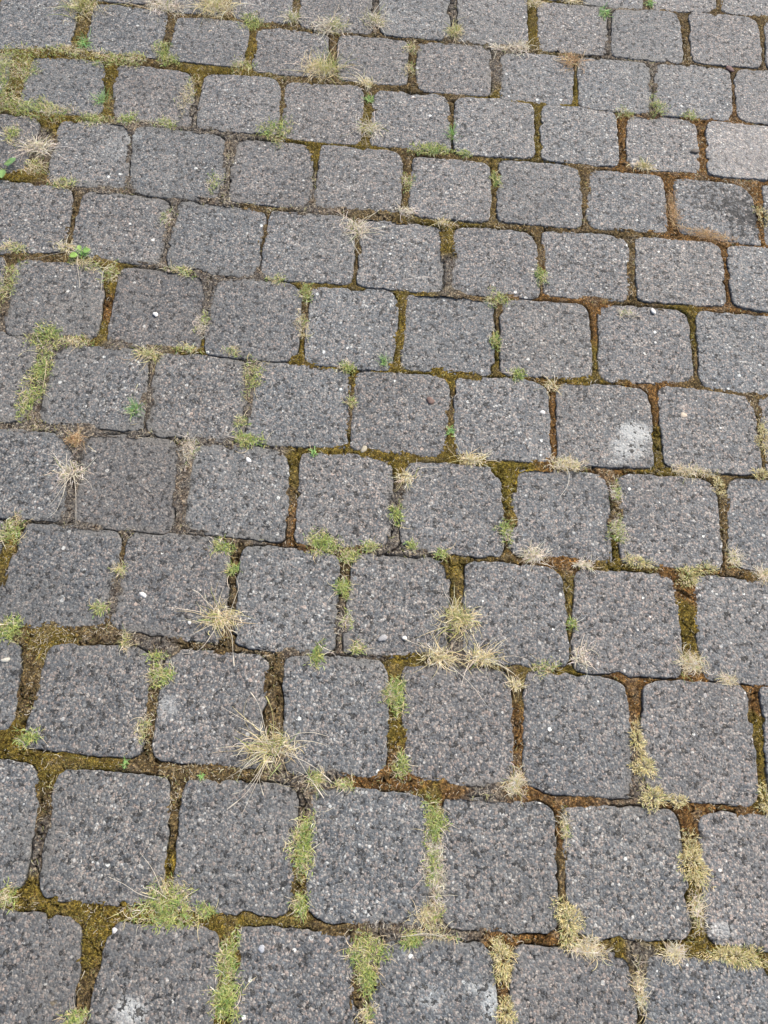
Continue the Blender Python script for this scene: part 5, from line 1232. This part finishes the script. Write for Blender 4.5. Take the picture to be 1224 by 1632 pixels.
def grass_tuft(x, y, rx, ry, ang, green, dens, label, seed):
    rng = np.random.default_rng(seed)
    root = bpy.data.objects.new('grass_tuft', None); col.objects.link(root); root.location = (x, y, 0); root.empty_display_size = .01
    r = max(rx, ry); asp = ry / rx
    dry = Blades(); gr = Blades()
    dens = int(dens * 1.25); ng = int(dens * green); nd = dens - ng
    rust = 'brown' in label or 'reddish' in label
    pal = RUSTY if rust else (BLEACH if 'bleached' in label or 'pale' in label else STRAW)
    fav = rng.uniform(0, 6.28)
    cr = .22 * r
    for k in range(nd):
        az = rng.uniform(0, 6.283)
        if rng.random() < .35: az = fav + rng.normal(0, .7)
        q = rng.random()
        b = rng.normal(0, 1, 2) * cr * (1.45, max(asp, .5))
        dirk = math.hypot(math.cos(az), math.sin(az) * (.45 + .55 * asp))
        if q < .80:   # short inner blades
            ln = r * rng.uniform(.25, .8) * dirk; lift = rng.uniform(.1, 1.2); dr = rng.uniform(.6, 2.2); wd = rng.uniform(.0012, .0020)
        else:         # long straws that lie over the stones
            ln = r * rng.uniform(.9, 1.75) * dirk; lift = rng.uniform(.15, .75); dr = rng.uniform(.5, 1.1); wd = rng.uniform(.0008, .0014)
        c = jit(rng, pal[rng.integers(len(pal))]); tip = np.clip(c * 1.12, 0, .95)
        dry.blade((b[0], b[1], -.003), az, ln, lift, dr, wd, c * .85, tip, 6, rng.normal(0, .6), rng.normal(0, 1.3 if q < .8 else .8))
        if q > .86 and r > .025:   # seed head along the end of a straw
            pass
    # crinkled dead leaves at the heart of the tuft
    for k in range(int(dens * 1.3)):
        b = rng.normal(0, 1, 2) * cr * 1.25 * (1.35, max(asp, .5)); c = jit(rng, pal[rng.integers(len(pal))]) * rng.uniform(.6, 1.1)
        dry.blade((b[0], b[1], rng.uniform(-.002, .006)), rng.uniform(0, 6.283), r * rng.uniform(.15, .5), rng.uniform(-.1, .9), rng.uniform(.5, 2.5), rng.uniform(.0009, .0016), c, None, 4, rng.normal(0, 1), rng.normal(0, 2.0))
    off = (0, 0)
    if 'green on the right' in label or 'green blades on its right' in label: off = (.35 * r, .1 * r)
    for k in range(ng):
        az = rng.uniform(0, 6.283); b = rng.normal(0, 1, 2) * cr * (1, max(asp, .5)) + off
        c = jit(rng, GREEN[rng.integers(len(GREEN))]); tip = c * rng.uniform(.9, 1.2) if rng.random() < .55 else np.array(STRAW[rng.integers(len(STRAW))]) * .85
        ln = r * rng.uniform(.4, 1.1)
        gr.blade((b[0], b[1], -.003), az, ln, rng.uniform(.5, 1.45), rng.uniform(.4, 1.4), rng.uniform(.0010, .0018), c * .9 + np.array([.05, .04, .01]), tip, 5, rng.normal(0, .5), rng.normal(0, .4))
    if dry.n: dry.build('dry_blades', M_DRY, root)
    if gr.n: gr.build('green_blades', M_GREEN, root)
    return tag(root, label, 'grass tuft', 'grass tufts in the joints')

def grass_sprig(x, y, rx, ry, ang, green, dens, label, seed):
    """leafy or fine bladed green shoots"""
    rng = np.random.default_rng(seed); r = max(rx, ry)
    root = bpy.data.objects.new('green_sprig', None); col.objects.link(root); root.location = (x, y, 0); root.empty_display_size = .01
    gr = Blades(); dry = Blades()
    fine = 'blade' in label or 'grass' in label or 'shoots' in label
    for k in range(dens):
        az = rng.uniform(0, 6.283); b = rng.normal(0, .25, 2) * (rx, ry)
        c = jit(rng, ((.18, .35, .10), (.24, .41, .12), (.15, .30, .11), (.32, .44, .15))[rng.integers(4)])
        if fine: gr.blade((b[0], b[1], -.003), az, r * rng.uniform(.5, 1.2), rng.uniform(.5, 1.4), rng.uniform(.3, 1.2), rng.uniform(.0010, .0017), c, c * 1.15, 5, rng.normal(0, .5), rng.normal(0, .4))
        else:
            gr.blade((b[0], b[1], rng.uniform(-.003, .006)), az, r * rng.uniform(.35, .8), rng.uniform(.0, 1.0), rng.uniform(.2, 1.5), rng.uniform(.0016, .0030), c, c * 1.1, 4, rng.normal(0, .8), rng.normal(0, .8))
    for k in range(int(dens * .25)):
        b = rng.normal(0, .45, 2) * (rx, ry); c = jit(rng, STRAW[rng.integers(5)])
        dry.blade((b[0], b[1], -.002), rng.uniform(0, 6.283), r * rng.uniform(.4, 1.0), rng.uniform(.1, .7), rng.uniform(.4, 1.5), .0009, c, None, 5, rng.normal(0, .8), rng.normal(0, 1.2))
    gr.build('green_leaves', M_GREEN, root)
    if dry.n: dry.build('dry_blades', M_DRY, root)
    return tag(root, label, 'weed', 'green sprigs in the joints')

def ell(rng, rx, ry, ang, n):
    a = rng.uniform(0, 6.283, n); q = np.sqrt(rng.random(n)) * rng.choice([.75, 1.0, 1.15], n)
    # uneven outline: radius varies with the angle
    q = q * (1 + .25 * np.sin(a * 3 + rng.uniform(0, 6)) + .18 * np.sin(a * 5 + rng.uniform(0, 6)))
    px, py = np.cos(a) * q * rx, np.sin(a) * q * ry
    c, s = math.cos(ang), math.sin(ang)
    return px * c - py * s, px * s + py * c, q

def weed_mat(x, y, rx, ry, ang, green, dens, label, seed):
    rng = np.random.default_rng(seed)
    root = bpy.data.objects.new('weed_patch', None); col.objects.link(root); root.location = (x, y, 0); root.empty_display_size = .01
    gr = Blades(); dry = Blades()
    n = int(dens * 3.2); rx *= 1.12; ry *= 1.12
    px, py, q = ell(rng, rx, ry, ang, n)
    cl = rng.normal(0, 1, 8)
    hgt = .004 + .10 * min(rx, ry)
    white = 'bleached' in label or 'whit' in label
    for k in range(n):
        loc_g = green + .38 * math.sin(px[k] / max(rx, .004) * 2.2 + cl[0]) * math.cos(py[k] / max(ry, .004) * 2.0 + cl[1])
        base = (px[k], py[k], max(-.003, hgt * (1 - q[k]) - .002) * rng.uniform(.3, 1))
        if rng.random() < loc_g:
            c = jit(rng, ((.27, .34, .085), (.35, .41, .12), (.20, .31, .10), (.46, .46, .16), (.38, .43, .17))[rng.integers(5)], .25)
            gr.blade(base, rng.uniform(0, 6.283), rng.uniform(.005, .012), rng.uniform(.0, 1.3), rng.uniform(.2, 1.6), rng.uniform(.0012, .0023), c * .85, c * 1.15, 3, rng.normal(0, .8), rng.normal(0, .8))
        else:
            p_ = BLEACH if white else STRAW
            c = jit(rng, p_[rng.integers(len(p_))], .25) * rng.uniform(.6, 1)
            dry.blade(base, rng.uniform(0, 6.283), rng.uniform(.005, .015), rng.uniform(-.1, .9), rng.uniform(.2, 1.8), rng.uniform(.0007, .0013), c, None, 4, rng.normal(0, .8), rng.normal(0, 2.0))
    for k in range(int(3 + n * .03)):     # stray straws
        p_ = BLEACH if white else STRAW
        c = jit(rng, p_[rng.integers(len(p_))], .2)
        j = rng.integers(n)
        dry.blade((px[j], py[j], .001), rng.uniform(0, 6.283), rng.uniform(.012, .032), rng.uniform(.05, .6), rng.uniform(.3, 1.2), .0009, c, None, 6, rng.normal(0, .6), rng.normal(0, 1.4))
    if gr.n: gr.build('green_shoots', M_GREEN, root)
    if dry.n: dry.build('dry_shoots', M_DRY, root)
    return tag(root, label, 'weed', 'low weeds in the joints')

def moss_clump(x, y, rx, ry, ang, green, dens, label, seed):
    rng = np.random.default_rng(seed)
    bl = Blades(); n = int(dens * 3.0)
    px, py, q = ell(rng, rx, ry, ang, n)
    hgt = .005 + .16 * min(rx, ry)
    rust = label.startswith('rust'); straw = 'straw' in label or 'litter' in label or 'strands' in label or 'threads' in label
    for k in range(n):
        pal = RUSTY if rust else (STRAW + BLEACH if straw else MOSSY)
        c = jit(rng, pal[rng.integers(len(pal))], .22)
        if rng.random() < green * .6: c = jit(rng, ((.36, .40, .14), (.28, .34, .12), (.42, .42, .16))[rng.integers(3)])
        bz = max(-.003, hgt * (1 - q[k] ** 2) - .002) * rng.uniform(.3, 1)
        if straw or rust: bl.blade((px[k], py[k], bz * .6), ang + rng.normal(0, 1.2) + (math.pi if rng.random() < .5 else 0), rng.uniform(.007, .022), rng.uniform(-.1, .5), rng.uniform(.1, 1.2), rng.uniform(.0007, .0014), c * rng.uniform(.7, 1), None, 4, rng.normal(0, .8), rng.normal(0, 1.6))
        else:
            az = math.atan2(py[k] / ry, px[k] / rx) + rng.normal(0, .8)
            bl.blade((px[k], py[k], bz), az, rng.uniform(.004, .010), rng.uniform(.1, 1.2), rng.uniform(.3, 1.6), rng.uniform(.0010, .0018), c * .62, c * 1.08, 3, rng.normal(0, .8), rng.normal(0, .9))
    return tag(bl.build('moss_clump', M_MOSS, None, (x, y, 0)), label, 'moss clump', 'dried moss clumps in the joints')

FN = {'T': grass_tuft, 'S': grass_sprig, 'M': weed_mat, 'P': moss_clump}
TUFTS = {}
for k, (kind, x, y, rx, ry, ang, gr_, dens, label) in enumerate(PLANTS):
    TUFTS[label] = FN[kind](x, y, rx, ry, ang, gr_, dens, label, 4000 + k)

# long stalks that the photograph shows one by one: part of their tuft
def stalk_mesh(pts, width, color, head=False):
    P = np.array(pts, float)
    t = np.linspace(0, 1, len(P)); tt = np.linspace(0, 1, 14)
    Q = np.stack([np.interp(tt, t, P[:, k]) for k in range(3)], 1)
    for _ in range(2): Q[1:-1] = (Q[:-2] + 2 * Q[1:-1] + Q[2:]) / 4
    V = []; F = []; C = []
    for k in range(14):
        d = Q[min(k + 1, 13)] - Q[max(k - 1, 0)]; d /= np.linalg.norm(d) + 1e-9
        s = np.cross(d, (0, 0, 1)); s /= np.linalg.norm(s) + 1e-9; u = np.cross(s, d)
        f = k / 13; r_ = width * .5 * (1 - .6 * f)
        if head and f > .78: r_ = width * (1.15 - 1.3 * abs(f - .9) / .12 * .5)
        for j in range(4):
            a = j * math.pi / 2; V.append(Q[k] + (s * math.cos(a) + u * math.sin(a)) * max(r_, width * .1)); C.append(np.array(color) * (.9 + .2 * f))
    for k in range(13):
        for j in range(4): F.append((4 * k + j, 4 * k + (j + 1) % 4, 4 * k + 4 + (j + 1) % 4, 4 * k + 4 + j))
    return np.array(V), np.array(F), np.array(C)
for lab, pts, wd, colr, head in STALKS:
    o = TUFTS[lab]
    P = [(px - o.location.x, py - o.location.y, pz) for px, py, pz in pts]
    V, F, C = stalk_mesh(P, wd, colr, head)
    add('stalk', mesh_np('stalk', V, F, cols=C), M_DRY, o)

# ------------------------------------------------------------------ seedlings with broad leaves
def leaf_mesh(ln, wd, color, cup=.15, seed=0):
    rng = np.random.default_rng(seed); nu, nv = 9, 5; V = []; F = []; C = []
    for i in range(nu):
        u = i / (nu - 1); half = wd * .5 * (math.sin(math.pi * min(1, u * .93 + .06)) ** .75)
        for j in range(nv):
            v = (j / (nv - 1) - .5) * 2
            z = cup * abs(v) * half * 1.4 - .10 * ln * u * u + .02 * ln * math.sin(9 * u + 2 * v)
            V.append((u * ln, v * half * (1 + .06 * math.sin(i * 2.3)), z)); C.append(np.array(color) * (1.18 if j == 2 else rng.uniform(.88, 1.1)))
    for i in range(nu - 1):
        for j in range(nv - 1): a = i * nv + j; F.append((a, a + nv, a + nv + 1, a + 1))
    return mesh_np('leaf', np.array(V), np.array(F), cols=np.array(C))
def seedling(x, y, leaves, label):
    root = bpy.data.objects.new('seedling', None); col.objects.link(root); root.location = (x, y, 0); root.empty_display_size = .01
    st = Blades()
    for k, (az, r0, ln, wd, tilt, c) in enumerate(leaves):
        az = math.radians(az)
        o = add('leaf', leaf_mesh(ln, wd, c, .2, k), M_GREEN, root, (math.cos(az) * r0, math.sin(az) * r0, .007 + .003 * k))
        o.rotation_euler = (0, -math.radians(tilt), az)
        st.blade((0, 0, -.002), az, r0 * 1.15 + .003, .6, .9, .0020, (.30, .34, .12), None, 4)
    st.build('stem', M_GREEN, root)
    return tag(root, label, 'seedling')
seedling(-0.9506, 1.3615, [(55, 0.011, 0.0275, 0.0151, 15, (0.17, 0.31, 0.12)), (-75, 0.0082, 0.0247, 0.0206, 5, (0.22, 0.36, 0.12)), (150, 0.0082, 0.022, 0.0151, 10, (0.2, 0.33, 0.12)), (20, 0.0069, 0.0179, 0.011, 25, (0.24, 0.36, 0.13))], 'broad leaved pale green seedling at the left edge in the upper quarter')
seedling(-0.7157, 1.151, [(-150, 0.0066, 0.0171, 0.0158, 8, (0.26, 0.42, 0.1)), (30, 0.0066, 0.0158, 0.0145, 10, (0.22, 0.38, 0.1)), (110, 0.0053, 0.0119, 0.0105, 15, (0.28, 0.42, 0.12))], 'small clover like seedling with round bright leaves over straws at left')


# ------------------------------------------------------------------ pebbles and chips lying on the stones
def pebble_mesh(r, color, seed, flat=.5, elong=1.0):
    rng = np.random.default_rng(seed); nu, nv = 12, 7; V = [(0, 0, r * flat)]; F = []
    k1 = rng.uniform(0, 6.28, 4)
    for i in range(1, nv):
        ph = math.pi * i / nv
        for j in range(nu):
            a = 2 * math.pi * j / nu
            rr = r * (1 + .16 * math.sin(2 * a + k1[0]) + .10 * math.sin(3 * a + k1[1]) + .06 * math.sin(5 * a + k1[2] + ph))
            V.append((rr * math.sin(ph) ** .75 * math.cos(a) * elong, rr * math.sin(ph) ** .75 * math.sin(a) / elong, flat * r * math.cos(ph) * (1 + .1 * math.sin(a + k1[3]))))
    V.append((0, 0, -r * flat)); last = len(V) - 1
    for j in range(nu): F.append((0, 1 + j, 1 + (j + 1) % nu))
    for i in range(nv - 2):
        for j in range(nu):
            a = 1 + i * nu + j; b = 1 + i * nu + (j + 1) % nu
            F += [(a, a + nu, b + nu), (a, b + nu, b)]
    for j in range(nu): F.append((1 + (nv - 2) * nu + j, last, 1 + (nv - 2) * nu + (j + 1) % nu))
    return mesh_np('pebble', np.array(V), np.array(F), cols=np.tile(np.array(color)[None], (len(V), 1)))
for k, (x, y, r, c, label) in enumerate(PEBBLES):
    rg = random.Random(k); fl = rg.uniform(.3, .45)
    nm = 'stone_chip' if 'chip' in label else 'pebble'
    o = add(nm, pebble_mesh(r, c, 600 + k, fl, rg.uniform(1.0, 1.25)), M_PEB, None, (x, y, r * fl * .12))
    o.rotation_euler = (0, 0, rg.uniform(0, 6.28)); tag(o, label, 'pebble' if nm == 'pebble' else 'stone chip', 'loose pebbles on the paving')

# ------------------------------------------------------------------ fine moss shoots and litter all along the joints
rng = np.random.default_rng(77)
cand = np.nonzero((GD > .0012) & (GD < .03) & (GK < .3))[0]
def quick_blades(idx, n_out, lmin, lmax, wmin, wmax, lift_lo, lift_hi, cfun, segs=2, jitter=.001, curl=1.0):
    n = len(idx); p = GV[idx].copy(); p[:, :2] += rng.normal(0, jitter, (n, 2)); p[:, 2] -= .0006
    az = rng.uniform(0, 6.283, n); el = rng.uniform(lift_lo, lift_hi, n); ln = rng.uniform(lmin, lmax, n); wd = rng.uniform(wmin, wmax, n)
    C0 = cfun(idx); V = np.zeros((n, segs + 1, 2, 3)); C = np.zeros((n, segs + 1, 2, 3)); cu = rng.normal(0, curl, n); dr = rng.uniform(.1, 1.2, n)
    for k in range(segs + 1):
        t = k / segs; side = np.c_[-np.sin(az), np.cos(az), np.zeros(n)] * (wd * (1 - .8 * t) / 2)[:, None]
        V[:, k, 0] = p - side; V[:, k, 1] = p + side; C[:, k, 0] = C[:, k, 1] = C0 * (.75 + .5 * t)
        p = p + np.c_[np.cos(az) * np.cos(el), np.sin(az) * np.cos(el), np.sin(el)] * (ln / segs)[:, None]
        el = el - dr / segs; az = az + cu / segs
    base = (np.arange(n) * (segs + 1) * 2)[:, None]
    F = np.concatenate([base + np.array([[2 * k, 2 * k + 1, 2 * k + 3, 2 * k + 2]]) for k in range(segs)])
    return V.reshape(-1, 3), F, np.clip(C.reshape(-1, 3), 0, .95)
area = np.where(cand < nA, .0015 ** 2, .0024 ** 2); area /= area.sum()
w_ = ((GM[cand] ** 1.6) + .03) * area
ch = rng.choice(cand, 110000, replace=True, p=w_ / w_.sum())
def moss_col(idx):
    base = np.array([.125, .100, .020])[None] * (.35 + .65 * GM[idx])[:, None] + GC[idx] * .55
    return base * rng.uniform(.35, 1.9, (len(idx), 1)) * rng.uniform(.9, 1.1, (len(idx), 3))
V, F, C = quick_blades(ch, 0, .0015, .0038, .0006, .0012, .6, 1.5, moss_col)
o = add('joint_moss', mesh_np('joint_moss', V, F, cols=C), M_MOSS)
tag(o, 'short olive and brown moss covering the soil in the joints', 'moss', kind='stuff')
lw = area * (.12 + sstep(.48, .66, fbm(GV[cand, 0] * 11, GV[cand, 1] * 11, 91, 3))) * (1 + .8 * sstep(.2, -.5, GV[cand, 0]))
ch = rng.choice(cand, 17000, replace=True, p=lw / lw.sum())
def lit_col(idx):
    pal = np.array([(.46, .40, .27), (.58, .51, .36), (.34, .26, .15), (.62, .57, .46), (.36, .36, .14)])
    return pal[rng.integers(0, 5, len(idx))] * rng.uniform(.6, 1.1, (len(idx), 1))
V, F, C = quick_blades(ch, 0, .003, .013, .0006, .0013, -.1, .45, lit_col, 4, .0025, 1.8)
o = add('dry_litter', mesh_np('dry_litter', V, F, cols=C), M_DRY)
tag(o, 'fine dry plant litter scattered along the joints', 'litter', kind='stuff')
